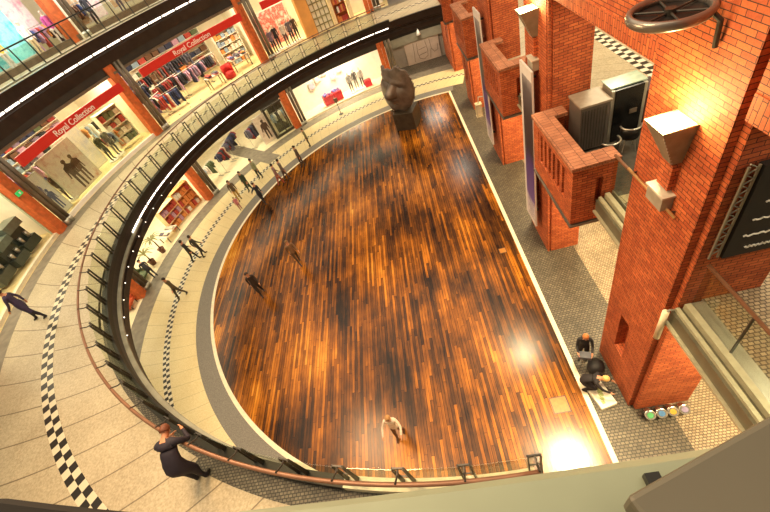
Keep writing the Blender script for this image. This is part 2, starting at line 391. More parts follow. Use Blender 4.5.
# ------------------------------------------------------------------ brick arcade on the straight side
YP = [4.42+6.975*i for i in range(5)]          # near corner of each pillar
YP = [4.42, 11.4, 18.37, 25.5, 32.6]
WP = 2.09; X0, X1 = 4.05, 5.3; TOP = 16.0
PORD = ['nearest', 'second', 'third', 'fourth', 'fifth']
for i, y in enumerate(YP):
    m = MB(); y1 = y+WP; xb = X1+(.38 if i == 0 else 0)
    na, nb = y+.98, y+1.42                       # niche
    ng = .14                                     # notched corner
    m.box(X0, xb, y+ng, na, 0, TOP); m.box(X0, xb, nb, y1, 0, TOP)
    m.box(X0, xb, na, nb, 0, 1.6); m.box(X0+.3, xb, na, nb, 1.6, 3.26); m.box(X0, xb, na, nb, 3.26, TOP)
    m.box(X0+ng, xb, y, y+ng, 0, TOP)
    if i > 0: m.box(X0, X0+.07, y, y+.06, 0, TOP)
    o = struct(m, 'brick_pillar', M_BRICK, f'tall red brick pillar with a slot niche, {PORD[i]} of the row from the camera')
for i in range(4):
    ya, yb = YP[i]+WP, YP[i+1]
    struct(MB().box(X0+.01, X1, ya, yb, 10.24, TOP), 'wall_arcade', M_BRICK, 'red brick wall above the opening between two pillars')
    struct(MB().box(X0, X1, ya, yb, 9.87, 10.24), 'lintel_soldier', M_SOLD, 'upright brick course over the opening between two pillars')
struct(MB().box(X0+.01, X1, -6, YP[0], 10.24, TOP), 'wall_arcade_near', M_BRICK)
struct(MB().box(X0, X1, -6, YP[0]-.0, 9.87, 10.24), 'lintel_near', M_SOLD, 'upright brick course over the opening next to the camera')
struct(MB().box(X0, X1, YP[4]+WP, 46, 0, TOP), 'wall_arcade_far', M_BRICK)
struct(MB().box(12, 12.3, -14, 46, 0, TOP), 'wall_right', plain('pale rear wall', '#d9cba8', .7, 0, .08, 2))
struct(MB().box(4.62, 12, -12, 46, L1-.36, L1), 'slab_side_gallery', M_STEEL)
struct(MB().box(4.64, 12, -12, 7.6, L1, L1+.006), 'floor_side_cobbles', M_COBT, 'tan cobbled floor behind the glass footbridge')
struct(MB().box(4.64, 12, 7.6, 46, L1, L1+.006), 'floor_side_gallery', M_CREAM1, 'cream floor behind the brick arcade')
struct(MB().box(4.64, 7.3, 7.9, 11.4, L1, L1+.010), 'floor_terrace', plain('dark terrace floor', '#4b463d', .5, 0, .3, 6), 'dark floor around the kiosk behind the nearest balcony')
def checkxy():
    m, nt, b = base_mat('checker side'); N = NB(nt); x, y, z = N.xyz()
    c = N.n('ShaderNodeTexChecker'); N.link(N.comb(x, y), c.inputs['Vector']); c.inputs['Scale'].default_value = 1/.24
    c.inputs['Color1'].default_value = lin('#efe6d2'); c.inputs['Color2'].default_value = lin('#25221f'); N.link(c.outputs[0], b.inputs['Base Color']); b.inputs['Roughness'].default_value = .35; return m
struct(MB().box(8.16, 8.64, -12, 46, L1, L1+.012), 'floor_side_border', checkxy(), 'black and white checker line behind the brick arcade')
struct(MB().box(X1, 12, -12, 46, 11.3, 11.6), 'ceiling_side_gallery', M_SHOPW)

# balconies -------------------------------------------------------------
def balcony(y0, y1, label):
    """y0 near end, y1 far end against the next pillar; front at x = 3.55"""
    t = thing('brick_balcony', label, 'balcony', (3.55, y0, L1-1.05), 0, 'brick balconies between the pillars')
    d = y1-y0; H = 2.05; B = 1.22                       # H: top under coping
    f = MB(); n = 6; a, b = .42, d-.42                   # front panel with upright slots
    f.box(0, .34, 0, d, .14, .75); f.box(0, .34, 0, d, 1.78, H); f.box(0, .34, 0, a, .75, 1.78); f.box(0, .34, b, d, .75, 1.78)
    w = (b-a)/(2*n+1)
    for k in range(n+1): f.box(.02, .3, a+2*k*w, a+(2*k+1)*w, .75, 1.78)
    f.box(.24, .32, a, b, .75, 1.78)
    f.build('front_panel', M_BRICK, t)
    s = MB(); s.box(.34, 1.12, 0, .34, .14, .75); s.box(.34, 1.12, 0, .34, 1.6, H); s.box(.34, .62, 0, .34, .75, 1.6); s.box(.8, 1.12, 0, .34, .75, 1.6); s.box(.62, .8, .2, .34, .75, 1.6)
    s.build('side_panel', M_BRICK, t)
    MB().box(.34, .8, d-.34, d, .14, H).build('far_panel', M_BRICK, t)
    c = MB(); c.box(-.06, .48, -.06, d+.02, H, H+.11); c.box(.48, 1.16, -.06, .46, H, H+.11); c.box(.48, .88, d-.44, d+.02, H, H+.11)
    c.build('coping', M_COPE, t)
    c = MB()
    c.box(.03, .4, .03, d, .06, .14); c.box(-.03, 1.14, -.03, d, 0, .06)
    c.build('base_slab', plain('dark balcony soffit', '#5d5348', .6, 0, .2, 3), t)
    MB().box(.34, 1.07, .34, d-.34, .9, 1.04).build('deck', M_COB, t)
    return t
for i, l in enumerate(['red brick balcony with upright slots nearest the camera, in front of the steel kiosk', 'red brick balcony beyond the second pillar, behind the white banner', 'small distant red brick balcony at the top, beyond the third pillar']):
    balcony(YP[i+1]-3.2, YP[i+1]-.12, l)
balcony(YP[4]-3.2, YP[4]-.12, 'farthest red brick balcony, cut off by the upper picture edge')

def glass_bridge(y0, y1, label, xb=4.05):
    t = thing('glass_balustrade', label, 'balustrade', (xb, y0, L1-.56), 0, 'glass balustrades along the side gallery')
    d = y1-y0
    MB().box(.0, .4, 0, d, .08, .42).build('beam', plain('beam olive grey', '#6d6c5a', .4, .3, .2, 2), t)
    m = MB(); m.box(-.06, .04, 0, d, 0, .06); m.box(.06, .14, 0, d, .42, .5); m.box(.22, .34, 0, d, .42, .58); m.build('flange', plain('pale steel edge', '#bdb99b', .4, .3), t)
    MB().box(.345, .36, .02, d-.02, .58, 1.72).build('glass_panel', M_GLASS, t)
    MB().tube([(.352, 0, 1.76), (.352, d, 1.76)], .035, 8).build('handrail', M_BRASS, t, smooth=True)
    k = max(1, int(d/1.1))
    for i in range(1, k): MB().box(.33, .375, i*d/k-.012, i*d/k+.012, .5, 1.73).build('post', M_IRON, t)
    return t
glass_bridge(-7, 4.38, 'glass footbridge balustrade on a pale steel beam ending at the nearest pillar')
for i, l in enumerate(['short glass balustrade between the nearest balcony and the nearest pillar', 'short glass balustrade beside the second brick balcony', 'short glass balustrade beside the third brick balcony']):
    glass_bridge(YP[i]+WP+.06, YP[i+1]-3.27, l, 4.18)
struct(MB().box(4.4, 4.62, -12, 4.38, L1-.3, L1), 'slab_bridge_edge', M_STEEL)

# wall lamps, rod, box, pipe ---------------------------------------------
lamps_at = []
def wall_lamp(y, z, label):
    t = thing('wall_lamp', label, 'lamp', (X0, y, z), 0, 'trough uplights on the brick pillars')
    # tapering open trough: wide top, narrow bottom
    def sh(x0, y0, x1, y1, z0, z1, X0_, Y0_, X1_, Y1_): return [(x0, y0, z0), (x1, y0, z0), (x1, y1, z0), (x0, y1, z0), (X0_, Y0_, z1), (X1_, Y0_, z1), (X1_, Y1_, z1), (X0_, Y1_, z1)]
    o = sh(-.16, -.13, 0, .13, 0, .78, -.52, -.27, 0, .27); q = sh(-.14, -.11, -.02, .11, .5, .78, -.495, -.245, -.02, .245)
    F = [(0, 3, 2, 1), (0, 1, 5, 4), (1, 2, 6, 5), (2, 3, 7, 6), (3, 0, 4, 7)]
    m = MB(); m.add(o+q, F+[tuple(8+i for i in f) for f in [(0, 1, 2, 3), (0, 4, 5, 1), (1, 5, 6, 2), (2, 6, 7, 3), (3, 7, 4, 0)]]+[(4, 5, 13, 12), (5, 6, 14, 13), (6, 7, 15, 14), (7, 4, 12, 15)])
    m.build('trough', plain('lamp sheet metal', '#8e8674', .45, .3, .15, 5), t)
    MB().box(-.4, -.08, -.18, .18, .6, .68).build('glowing_tube', M_LAMP, t)
    m = MB()
    for k in range(9):
        f = k/9; m.ball((-.17-.34*f, -.135-.13*f, .05+.7*f), .014, 6, 4)
    m.build('rivets', M_STEEL, t)
    lamps_at.append((X0-.3, y, z+.98))
LORD = ['nearest', 'second', 'third', 'fourth']
for i in range(3): wall_lamp(YP[i]+.98, 8.66, f'grey metal wall lamp with a glowing top on the {LORD[i]} brick pillar')
for i in range(2):
    t = thing('ledge_box', f'grey metal box under the wall lamp of the {LORD[i]} brick pillar', 'box', (X0, YP[i]+1.02, 7.68), 0, 'metal boxes under the wall lamps')
    MB().box(-.2, 0, -.24, .24, 0, .3).build('box_body', plain('box metal', '#a39b8b', .5, .2), t); MB().box(-.23, 0, -.27, .27, .3, .34).build('box_lid', plain('box lid', '#c9c1ae', .5, .1), t)
    o = tag(MB().box(X0-.13, X0, YP[i]+.84, YP[i]+1.16, 8.1, 8.62).build('brick_corbel', M_BRICK), f'brick corbel holding the wall lamp of the {LORD[i]} brick pillar', 'corbel', 'brick corbels'); o['kind'] = 'structure'
t = thing('brass_rod', 'pale brass rod fixed across the nearest brick pillar', 'rod', (3.97, 4.95, 7.7))
MB().tube([(0, 0, 0), (0, 1.62, 0)], .028, 8).build('rod', plain('brass', '#cfa36c', .3, .6), t, smooth=True)
for y in (.15, 1.45): MB().tube([(0, y, 0), (.09, y, 0)], .02, 6).build('bracket', M_IRON, t)
t = thing('tube_downlight', 'cream tube-shaped lamp hanging at the corner of the nearest pillar', 'lamp', (3.93, 4.36, 4.55))
MB().cyl(0, 0, 0, 1.02, .065, 14).build('tube', plain('cream tube', '#dccfae', .4), t, smooth=True)
MB().tube([(0, 0, .98), (.06, .0, 1.06), (.22, .0, 1.0)], .02, 6).build('arm', M_STEEL, t, smooth=True)
# round dark fixture
t = thing('round_ceiling_fixture', 'round dark metal wheel fixture bracketed to the nearest brick pillar', 'fixture', (3.60, 5.66, 11.0))
prof = [(.47+.05*math.cos(2*PI*k/10), .05*math.sin(2*PI*k/10)*1.4) for k in range(10)]
MB().ring(prof, 0, 360, 48, 0, 0).build('rim', plain('fixture rim', '#86807a', .3, .7), t, smooth=True)
MB().cyl(0, 0, -.05, -.03, .45, 40).build('disc', plain('fixture black', '#141312', .5), t)
for k in range(6):
    a = PI*k/3+.3; MB().tube([(0, 0, 0), (.44*math.cos(a), .44*math.sin(a), 0)], .016, 6).build('spoke', M_IRON, t)
MB().cyl(0, 0, -.03, .05, .07, 12).build('hub', M_IRON, t)
MB().tube([(.28, -.38, 0), (.36, -.46, -.1), (.40, -.44, -.45)], .035, 8).build('bracket', M_IRON, t)

# banners ----------------------------------------------------------------
def banner_mat(name, seed):
    m, nt, b = base_mat(name); N = NB(nt); x, y, z = N.xyz()
    h = N.m('DIVIDE', z, 6.6)
    nz = N.noise(N.comb(N.m('MULTIPLY', y, 1.0), N.m('MULTIPLY', z, .5), seed), 1.6, 4)
    c = N.ramp(N.m('ADD', h, N.m('MULTIPLY', N.m('SUBTRACT', nz, .5), .18)), [(.0, lin('#d9cfc9')), (.16, lin('#bcb0bf')), (.20, lin('#5d4490')), (.44, lin('#4a3576')), (.55, lin('#29242f')), (.76, lin('#3a3438')), (.90, lin('#5d565a')), (.96, lin('#9a9496'))])
    N.link(c, b.inputs['Base Color']); b.inputs['Roughness'].default_value = .45; return m
for i, (y, l) in enumerate([(YP[1]+.58, 'tall white-edged banner with a purple picture on the second brick pillar'), (YP[2]+.55, 'tall pale banner with dark lower part on the third brick pillar')]):
    t = thing('banner', l, 'banner', (3.74, y, 1.12), 0, 'tall banners on the pillars')
    MB().box(0, .07, 0, 1.16, 0, 6.64).build('banner_frame', plain('banner white', '#ded9d4', .5, 0, .05, 2), t)
    MB().box(-.006, 0, 0.0, .95, .05, 6.3).build('print', banner_mat(f'banner print {i}', 3.0*i), t)
    m = MB()
    for k in range(7): m.box(-.01, -.006, .12+.05*(k % 2), .78-.07*(k % 3), .25+.13*k, .29+.13*k)
    m.build('text_lines', plain('banner text grey', '#8a8088', .6), t)
    for z in (.4, 6.2): MB().box(.07, .32, .5, .6, z, z+.06).build('bracket', M_IRON, t)

# dark sign on the near pillar --------------------------------------------
t = thing('shop_sign_board', 'black board with white handwritten lines on the near side of the nearest pillar', 'sign', (4.27, 4.36, 7.18))
MB().box(.17, 1.45, -.12, 0, 0, 1.95).build('board', plain('board black', '#070707', .6, 0, 0), t)
m = MB()
for x in (.0, .14): m.tube([(x, -.06, .0), (x, -.06, 1.95)], .022, 6)
for k in range(10):
    z = .1+.19*k; m.tube([(0, -.06, z), (.14, -.06, z+.09), (0, -.06, z+.19)], .012, 5)
m.build('truss', plain('truss grey', '#8d8a7c', .4, .5), t)
rr = random.Random(3)
m = MB()
for z, x0, x1, amp in [(1.62, .5, 1.25, .035), (1.22, .42, 1.3, .018), (.86, .36, 1.3, .02), (.50, .34, 1.3, .03), (.2, .45, .95, .035)]:
    n = 26; pts = [(x0+(x1-x0)*k/n, -.128, z+amp*math.sin(k*1.9)*rr.uniform(.3, 1)) for k in range(n+1)]
    m.tube(pts, .016, 5)
m.build('lettering', plain('lettering white', '#d9d5cc', .6, 0, 0), t)

# kiosk things behind the nearest balcony ------------------------------------
t = thing('steel_cabinet', 'grey steel cabinet with fluted sides behind the nearest brick balcony', 'cabinet', (4.9, 10.42, L1))
MB().box(-.4, .4, -.3, .5, .1, 1.5).build('body', plain('cabinet grey', '#625c56', .4, .4, .1, 3), t)
MB().box(-.43, .43, -.33, .53, 1.5, 1.56).build('top', plain('cabinet top', '#978c7b', .4, .3), t)
m = MB()
for k in range(9): m.box(-.36+.08*k, -.33+.08*k, -.315, -.3, .15, 1.4)
m.build('fluting', M_IRON, t); MB().box(-.38, .38, -.28, .48, 0, .1).build('plinth', M_BLACK, t)
t = thing('black_kiosk', 'tall black kiosk with a chrome frame and glass top behind the nearest balcony', 'kiosk', (5.85, 10.45, L1))
MB().box(-.38, .38, -.22, .35, .05, 1.66).build('body', plain('kiosk black', '#0a0a0b', .25, .1, 0), t)
for x in (-.42, .42): MB().box(x-.05, x+.05, -.2, .38, 0, 1.66).build('frame_post', M_STEEL, t)
MB().box(-.46, .5, -.1, .5, 1.67, 1.70).build('glass_top', plain('green glass shelf', '#a9c0ad', .15), t)
MB().box(.06, .26, -.24, -.22, .85, .98).build('card_slot', M_PIPE, t)
o = MB().box(6.4, 6.85, 10.4, 11.1, L1+.006, L1+1.3).build('counter_unit', plain('dark maroon', '#3b1a1c', .5), None); tag(o, 'dark maroon counter unit right of the black kiosk', 'counter')
def chair(loc, rz, label):
    t = thing('tub_chair', label, 'chair', loc, rz, 'black chairs behind the balcony')
    MB().lathe([(.2, .4), (.24, .42), (.24, .48), (.2, .5)], 16).build('seat', M_BLACK, t, smooth=True)
    MB().tube([(.26*math.cos(a), .26*math.sin(a), .78) for a in [PI*k/10 for k in range(11)]], .024, 8).build('back_rim', M_STEEL, t, smooth=True)
    MB().ring([(.235, .48), (.25, .48), (.255, .77), (.24, .77)], 0, 180, 14, 0, 0).build('backrest', M_BLACK, t, smooth=True)
    for k in range(4): a = PI/4+PI/2*k; MB().tube([(.16*math.cos(a), .16*math.sin(a), .42), (.24*math.cos(a), .24*math.sin(a), 0)], .014, 6).build('leg', M_STEEL, t)
chair((5.0, 9.35, L1+.006), 200, 'black tub chair with a steel rim in front of the grey steel cabinet')
chair((5.75, 9.75, L1+.006), 165, 'black tub chair with a steel rim in front of the black kiosk')
chair((6.45, 9.55, L1+.006), 120, 'black tub chair with a steel rim in front of the maroon counter')

# ------------------------------------------------------------------ railings
def railing(name, label, r, z, a0, a1, step, rail_r, rail_h, lean, matrail, cat='railing'):
    t = thing(name, label, cat, (0, 0, 0)); n = int((a1-a0)/1.2)
    MB().ring([(rail_r+.04*math.cos(PI*k/4), z+rail_h+.03*math.sin(PI*k/4)) for k in range(8)], a0, a1, n).build('handrail', matrail, t, smooth=True)
    (MB().rbox(r-.08, r+.14, z+.013, z+.22, a0, a1-14, n) if lean == 0 else MB().rbox(r-.05, r+.05, z+.05, z+.11, a0, a1, n)).build('bottom_rail', plain('rail shoe', '#25241f', .5, .3) if lean == 0 else M_GREENST, t)
    if lean == 0: MB().rbox(r-.08, r+.14, z+.013, z+.22, a1-14, a1, 14).build('bottom_rail', plain('rail shoe painted lit', '#d8d2b4', .5), t)['label'] = 'end of the bottom rail coloured pale as if lamplit'  # the disc lamp's light on this end is put into the shoe colour
    a = a1; k = 0
    first = None
    while a > a0-.01:
        if first is None:
            m = MB()
            for dx in ((-.10, .10) if lean == 0 else (0,)):
                m.add([(dx-.009, -.06, .0), (dx+.009, -.06, .0), (dx+.009, .04, .0), (dx-.009, .04, .0), (dx-.009, -.05-lean, rail_h-.1), (dx+.009, -.05-lean, rail_h-.1), (dx+.009, .0-lean, rail_h-.1), (dx-.009, .0-lean, rail_h-.1)], [(0, 3, 2, 1), (4, 5, 6, 7), (0, 1, 5, 4), (1, 2, 6, 5), (2, 3, 7, 6), (3, 0, 4, 7)])
            if lean == 0: m.box(-.11, .11, -.04, -.02, .5, .53); m.box(-.11, .11, -.045, -.02, rail_h-.16, rail_h-.1)
            m.tube([(0, -.03-lean, rail_h-.13), (0, .08, rail_h-.12), (0, rail_r-r, rail_h-.02)], .018, 6)
            first = m.build('post', M_IRON, t); p = first
        else:
            p = first.copy(); COL.objects.link(p); p.parent = t
        p.location = pol(r, a, z+.06); p.rotation_euler = (0, 0, rad(a-90))
        if k: 
            am = a+step/2
            if first.get('g') is None:
                w = r*rad(step)*.47
                g = MB().box(-w, w, -.008, .008, .14, rail_h-.12).build('glass_panel', M_GLASS, t); first['g'] = g.name
            else:
                g = bpy.data.objects[first['g']].copy(); COL.objects.link(g); g.parent = t
            g.location = pol(r-.03-lean*.5, am, z); g.rotation_euler = (0, 0, rad(am-90))
        a -= step; k += 1
    del first['g']
    return t
railing('gallery_railing', 'curved glass railing with a brown handrail around the first floor gallery', 14.30, L1, 91, 271.0, 4.404, 14.52, 1.12, .0, M_BRASS)
railing('gallery_railing', 'dark glass railing of the upper gallery at the top left', 16.25, L2+.05, 100, 236, 3.45, 16.25, 1.14, -.05, M_BLACK)
# broad parapet cap of the upper gallery, right under the camera
for i, (a0, a1, m, l) in enumerate([(238, 267.6, plain('shade black cap', '#070606', .9, 0, .2, 5), 'parapet cap along the lower left picture edge, coloured black for shade'), (267.7, 271.2, M_GREENST, 'broad greenish parapet cap along the bottom of the picture')]):  # black of the left piece is shade put into the cap colour
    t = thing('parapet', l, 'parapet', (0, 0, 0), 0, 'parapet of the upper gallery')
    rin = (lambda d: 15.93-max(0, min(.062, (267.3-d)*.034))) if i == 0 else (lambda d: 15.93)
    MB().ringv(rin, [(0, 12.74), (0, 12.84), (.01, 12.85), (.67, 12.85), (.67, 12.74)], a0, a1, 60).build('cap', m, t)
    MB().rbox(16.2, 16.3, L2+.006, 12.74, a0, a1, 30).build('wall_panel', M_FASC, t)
t = thing('parapet', 'plain grey parapet cap turning towards the brick pillars at the lower right corner', 'parapet', (.137, .098, 12.95), 17.4, 'parapet of the upper gallery')
MB().box(-.02, 3.6, -.5, 0, -.05, 0.0).build('cap', plain('parapet grey', '#5b594e', .6, .1, .12, 2), t, bevel=.006)
MB().box(.6, 3.6, -.35, -.25, -1.29, -.05).build('wall_panel', M_FASC, t)
o = MB().box(.168, .186, .085, .128, 12.852, 12.868).build('parapet_joint_shadow', M_BLACK); tag(o, 'black block standing in for the shadow in the joint between two parapet caps', 'bracket')  # black block added where the joint only lies in shadow

# ------------------------------------------------------------------ bronze head
def head():
    t = thing('head_sculpture', 'huge dark bronze face fragment on a block at the end of the wooden floor', 'sculpture', (-.55, 26.3, .012), -22)
    MB().box(-.75, .75, -.75, .85, 0, 1.28).build('plinth', plain('plinth bronze', '#4d4438', .35, .5, .25, 3), t, bevel=.03)
    n, m = 44, 56; W, H = 1.42, 1.98
    G = lambda x, z, cx, cz, sx, sz: math.exp(-((x-cx)/sx)**2-((z-cz)/sz)**2)
    def depth(x, z):
        u, v = x/W, z/H
        d = 1.0*math.sqrt(max(0, 1-min(1, .86*u*u+.62*v*v*(1 if v > 0 else 1.05))))
        d += .56*G(x, z, 0, -.16, .20, .20)+.36*G(x, z, 0, .16, .13, .36)       # nose
        d += .10*G(x, z, -.14, -.22, .09, .09)+.10*G(x, z, .14, -.22, .09, .09)
        d += .16*G(x, z, -.42, .64, .34, .10)+.16*G(x, z, .42, .64, .34, .10)    # brows
        for sx in (-1, 1):
            d -= .38*G(x, z, sx*.44, .40, .28, .18); d += .22*G(x, z, sx*.42, .39, .16, .09)
            d += .06*G(x, z, sx*.55, -.1, .22, .25)
        d += .28*G(x, z, 0, -.62, .30, .075)+.28*G(x, z, 0, -.84, .25, .08)-.20*G(x, z, 0, -.73, .34, .035)
        d -= .10*G(x, z, 0, -1.0, .25, .07); d += .26*G(x, z, 0, -1.3, .30, .20)
        return d
    vs, idx = [], {}
    def keep(x, z):
        u, v = x/W, z/H
        if u*u*(1.0 if v > -.1 else 1.0+.75*(v+.1)**2)+v*v > .96: return False
        if v > .74+.14*u+.08*math.sin(5*u+.6)+.03*math.sin(13*u): return False   # broken upper edge
        if u < -.80+.12*math.sin(6*v): return False
        return True
    for i in range(n+1):
        for j in range(m+1):
            x = -W+2*W*i/n; z = -H+2*H*j/m
            if keep(x, z): idx[i, j] = len(vs); vs.append((x, -depth(x, z)*.95, z))
    fs = [(idx[i, j], idx[i+1, j], idx[i+1, j+1], idx[i, j+1]) for i in range(n) for j in range(m) if all(k in idx for k in ((i, j), (i+1, j), (i+1, j+1), (i, j+1)))]
    mb = MB(); mb.add(vs, fs)
    f = mb.build('face', plain('dark bronze', '#6e6157', .34, .3, .4, 2.2), t, smooth=True)
    so = f.modifiers.new('s', 'SOLIDIFY'); so.thickness = -.2; so.offset = -1
    f.location = (.12, .45, 2.95); f.rotation_euler = (rad(2), rad(18), rad(-22))
    nb = MB().lathe([(.34, 0), (.30, .4), (.36, .8)], 16); o = nb.build('neck_stump', MATS['dark bronze'], t, smooth=True); o.location = (0.05, .1, 1.26)
    return t
head()

# ------------------------------------------------------------------ people
PCOL = {}
def pm(c, rough=.75): 
    k = 'cloth '+c
    return MATS.get(k) or plain(k, c, rough, 0, .18, 7)
def person_meshes(top, legs, shoes, hair, skin='#c98f6c', lean=0, stride=.0, arms=((.1, .02, -1), (.05, .25, -1)), arms2=None, head_pitch=0, coat=False, crouch=0.0, bulk=1.0, scale=1.0, bald=False):
    """returns (body mesh, hair mesh); figure faces local +y, feet at z = 0"""
    bm = bmesh.new(); lay = bm.verts.layers.skin.verify(); seg = []
    def V(p, r, root=False):
        v = bm.verts.new(p); d = v[lay]; d.radius = r if isinstance(r, tuple) else (r, r); d.use_root = root; return v
    def E(a, b, mi): bm.edges.new((a, b)); seg.append((a.co.copy(), b.co.copy(), mi))
    hz = .95-crouch
    R = Matrix.Rotation(rad(-lean), 3, 'X'); O = Vector((0, -.10*math.sin(rad(lean)), hz))
    def U(x, y, z): return O+R @ Vector((x, y, z-.95))
    pel = V(O, (.15*bulk, .115*bulk), True)
    w = V(U(0, 0, 1.12), (.14*bulk, .105*bulk)); ch = V(U(0, .01, 1.33), (.165*bulk, .12*bulk)); sh = V(U(0, 0, 1.45), (.12*bulk, .085*bulk)); nk = V(U(0, .015, 1.53), .052)
    E(pel, w, 1); E(w, ch, 1); E(ch, sh, 1); E(sh, nk, 0)
    Hr = Matrix.Rotation(rad(-head_pitch), 3, 'X') @ R; hb = U(0, .02, 1.55)
    def HU(x, y, z): return hb+Hr @ Vector((x, y, z))
    h1 = V(HU(0, .02, .06), .068); h2 = V(HU(0, .02, .14), (.078, .088)); h3 = V(HU(0, .01, .205), .06)
    E(nk, h1, 0); E(h1, h2, 0); E(h2, h3, 0)
    nose = V(HU(0, .118, .105), .014); E(h1, nose, 0)
    for sx, ad in ((-1, arms), (1, arms2 or arms)):
        ear = V(HU(sx*.082, .01, .115), .017); E(h2, ear, 0)
        s = V(U(sx*.185*(.5+.5*bulk), 0, 1.42), .062*bulk); E(sh, s, 1)
        u = Vector((sx*ad[0][0], ad[0][1], ad[0][2])).normalized(); f = Vector((sx*ad[1][0], ad[1][1], ad[1][2])).normalized()
        e = V(s.co+u*.29, .047*bulk); E(s, e, 1)
        wr = V(e.co+f*.245, .033); E(e, wr, 1)
        side = f.cross(Vector((sx, 0, .01))).normalized(); lat = f.cross(side).normalized()
        pa = V(wr.co+f*.07, (.038, .02)); E(wr, pa, 0)
        for q, ln in ((-1.5, .062), (-.5, .075), (.5, .07), (1.5, .055)):
            a = V(pa.co+side*.014*q+f*.02, .0095); b = V(a.co+f*ln*.55+lat*.004, .0088); c = V(b.co+f*ln*.4+lat*.02, .0075)
            E(pa, a, 0); E(a, b, 0); E(b, c, 0)
        th = V(wr.co+f*.035+side*.032, .0105); t2 = V(th.co+f*.035+side*.018, .009); E(wr, th, 0); E(th, t2, 0)
    for sx in (-1, 1):
        st = sx*stride
        hp = V((sx*.09, O.y, hz-.07), .105 if not coat else .125*bulk); E(pel, hp, 1)
        ky = st*.45+.06*(crouch > 0)+crouch*1.0+.02
        kn = V((sx*.10, ky, .49-crouch*.25), .068 if not coat else .085*bulk); E(hp, kn, 1 if coat else 2)
        cf = V((sx*.10, (ky+st-.02)*.5-.02, .30-.1*crouch), .058); E(kn, cf, 2)
        an = V((sx*.105, st-.02, .085), .04); E(cf, an, 2)
        hl = V((sx*.105, st-.05, .04), .036); E(an, hl, 3)
        to = V((sx*.115, st+.13, .032), (.042, .03)); E(an, to, 3)
    me = bpy.data.meshes.new('body'); bm.to_mesh(me); bm.free()
    ob = bpy.data.objects.new('tmp', me); COL.objects.link(ob)
    sk = ob.modifiers.new('sk', 'SKIN'); sk.use_smooth_shade = True
    sb = ob.modifiers.new('sb', 'SUBSURF'); sb.levels = 1; sb.render_levels = 1
    dg = bpy.context.evaluated_depsgraph_get(); dg.update()
    out = bpy.data.meshes.new_from_object(ob.evaluated_get(dg)); bpy.data.objects.remove(ob)
    out.materials.clear()
    for m in (MATS.get('skin '+skin) or plain('skin '+skin, skin, .6, 0, .06, 8), pm(top), pm(legs), pm(shoes, .4)): out.materials.append(m)
    for p in out.polygons:
        c = p.center; best = (9, 0)
        for a, b, mi in seg:
            ab = b-a; tt = max(0, min(1, (c-a).dot(ab)/max(1e-9, ab.dot(ab)))); d = (a+ab*tt-c).length
            if d < best[0]: best = (d, mi)
        p.material_index = best[1]; p.use_smooth = True
    z0 = min(v.co.z for v in out.vertices)
    for v in out.vertices: v.co.z -= z0
    # hair cap and face details follow the head frame
    hm = MB(); n, k = 14, 7
    vs = []
    for i in range(k+1):
        for j in range(n):
            th = (PI*.60)*i/k; ph = 2*PI*j/n
            f = 1.0-.42*max(0, math.cos(ph-PI/2))*(i/k)
            th *= f
            vs.append(HU(.097*math.sin(th)*math.cos(ph), .01+.108*math.sin(th)*math.sin(ph), .135+.125*math.cos(th)))
    hm.add(vs, [(i*n+j, i*n+(j+1) % n, (i+1)*n+(j+1) % n, (i+1)*n+j) for i in range(k) for j in range(n)])
    for v_i in range(len(hm.v)): hm.v[v_i] = (hm.v[v_i][0], hm.v[v_i][1], hm.v[v_i][2]-z0)
    fm = MB()
    for sx in (-1, 1): fm.ball(tuple(HU(sx*.033, .098, .135)), .011, 6, 4)
    fm.k = 1; fm.ball(tuple(HU(0, .096, .055)), (.026, .009, .007), 8, 4)
    fm.v = [(a, b, c-z0) for a, b, c in fm.v]
    return out, hm, fm
def person(label, loc, heading, top, legs, shoes='#1d1a18', hair='#2c2019', group='people on the ground floor', s=1.0, name='person', cat='person', **kw):
    body, hm, fm = person_meshes(top, legs, shoes, hair, **kw)
    o = bpy.data.objects.new(name, body); COL.objects.link(o)
    o.location = loc; o.rotation_euler = (0, 0, rad(heading-90)); o.scale = (s, s, s)
    tag(o, label, cat, group)
    if hair:
        h = hm.build('hair', plain('hair '+hair, hair, .6, 0, .2, 30), o, smooth=True)
        sd = h.modifiers.new('s', 'SOLIDIFY'); sd.thickness = .015
        fm.build('face_features', [plain('eye dark', '#241a16', .3, 0, 0), plain('lips', '#9a5348', .5, 0, 0)], o, smooth=True)
    return o
STAND = ((.12, .0, -1), (.02, .2, -1))
WALKA = ((.1, .45, -1), (0, .8, -1)); WALKB = ((.1, -.4, -1), (.05, .1, -1))
G0 = .010
def toC(x, y): return math.degrees(math.atan2(CY-y, CX-x))
# the leaning man on the first gallery
man = person('man in a long dark coat leaning over the gallery handrail', (-6.42, 2.72, L1+.006), 97, '#28222f', '#211d27', '#15110f', '#6b3a22', None, s=1.04, lean=47, arms=((.35, .35, -1), (-.75, .6, .25)), arms2=((.35, .45, -1), (-.55, .8, .3)), head_pitch=22, coat=True, bulk=1.25)
if 'group' in man.keys(): del man['group']
gp = 'people on the first gallery'
o = person('person in a dark purple coat walking past the first gallery shops at the left edge', (-15.6, 9.45, L1+.006), 200, '#3a3050', '#221d28', hair='#2a1c18', group=gp, stride=.22, arms=WALKA, arms2=WALKB, coat=True)
def gp0(x, y, h, label, top, legs, **kw): return person(label, (x, y, G0+.001), h, top, legs, **kw)
gp0(-15.55, 17.7, 60, 'person in black walking on the checker line beside the palm plants', '#2a2523', '#1f1b1b', stride=.2, arms=WALKA, arms2=WALKB)
gp0(-15.05, 17.95, 60, 'person in dark grey walking close beside the one in black', '#3b3531', '#2b2625', stride=-.18, arms=WALKB, arms2=WALKA)
gp0(-15.5, 14.7, 250, 'person in olive brown walking alone along the checker line below the shop with plants', '#5a4a33', '#43382a', stride=.26, arms=WALKA, arms2=WALKB)
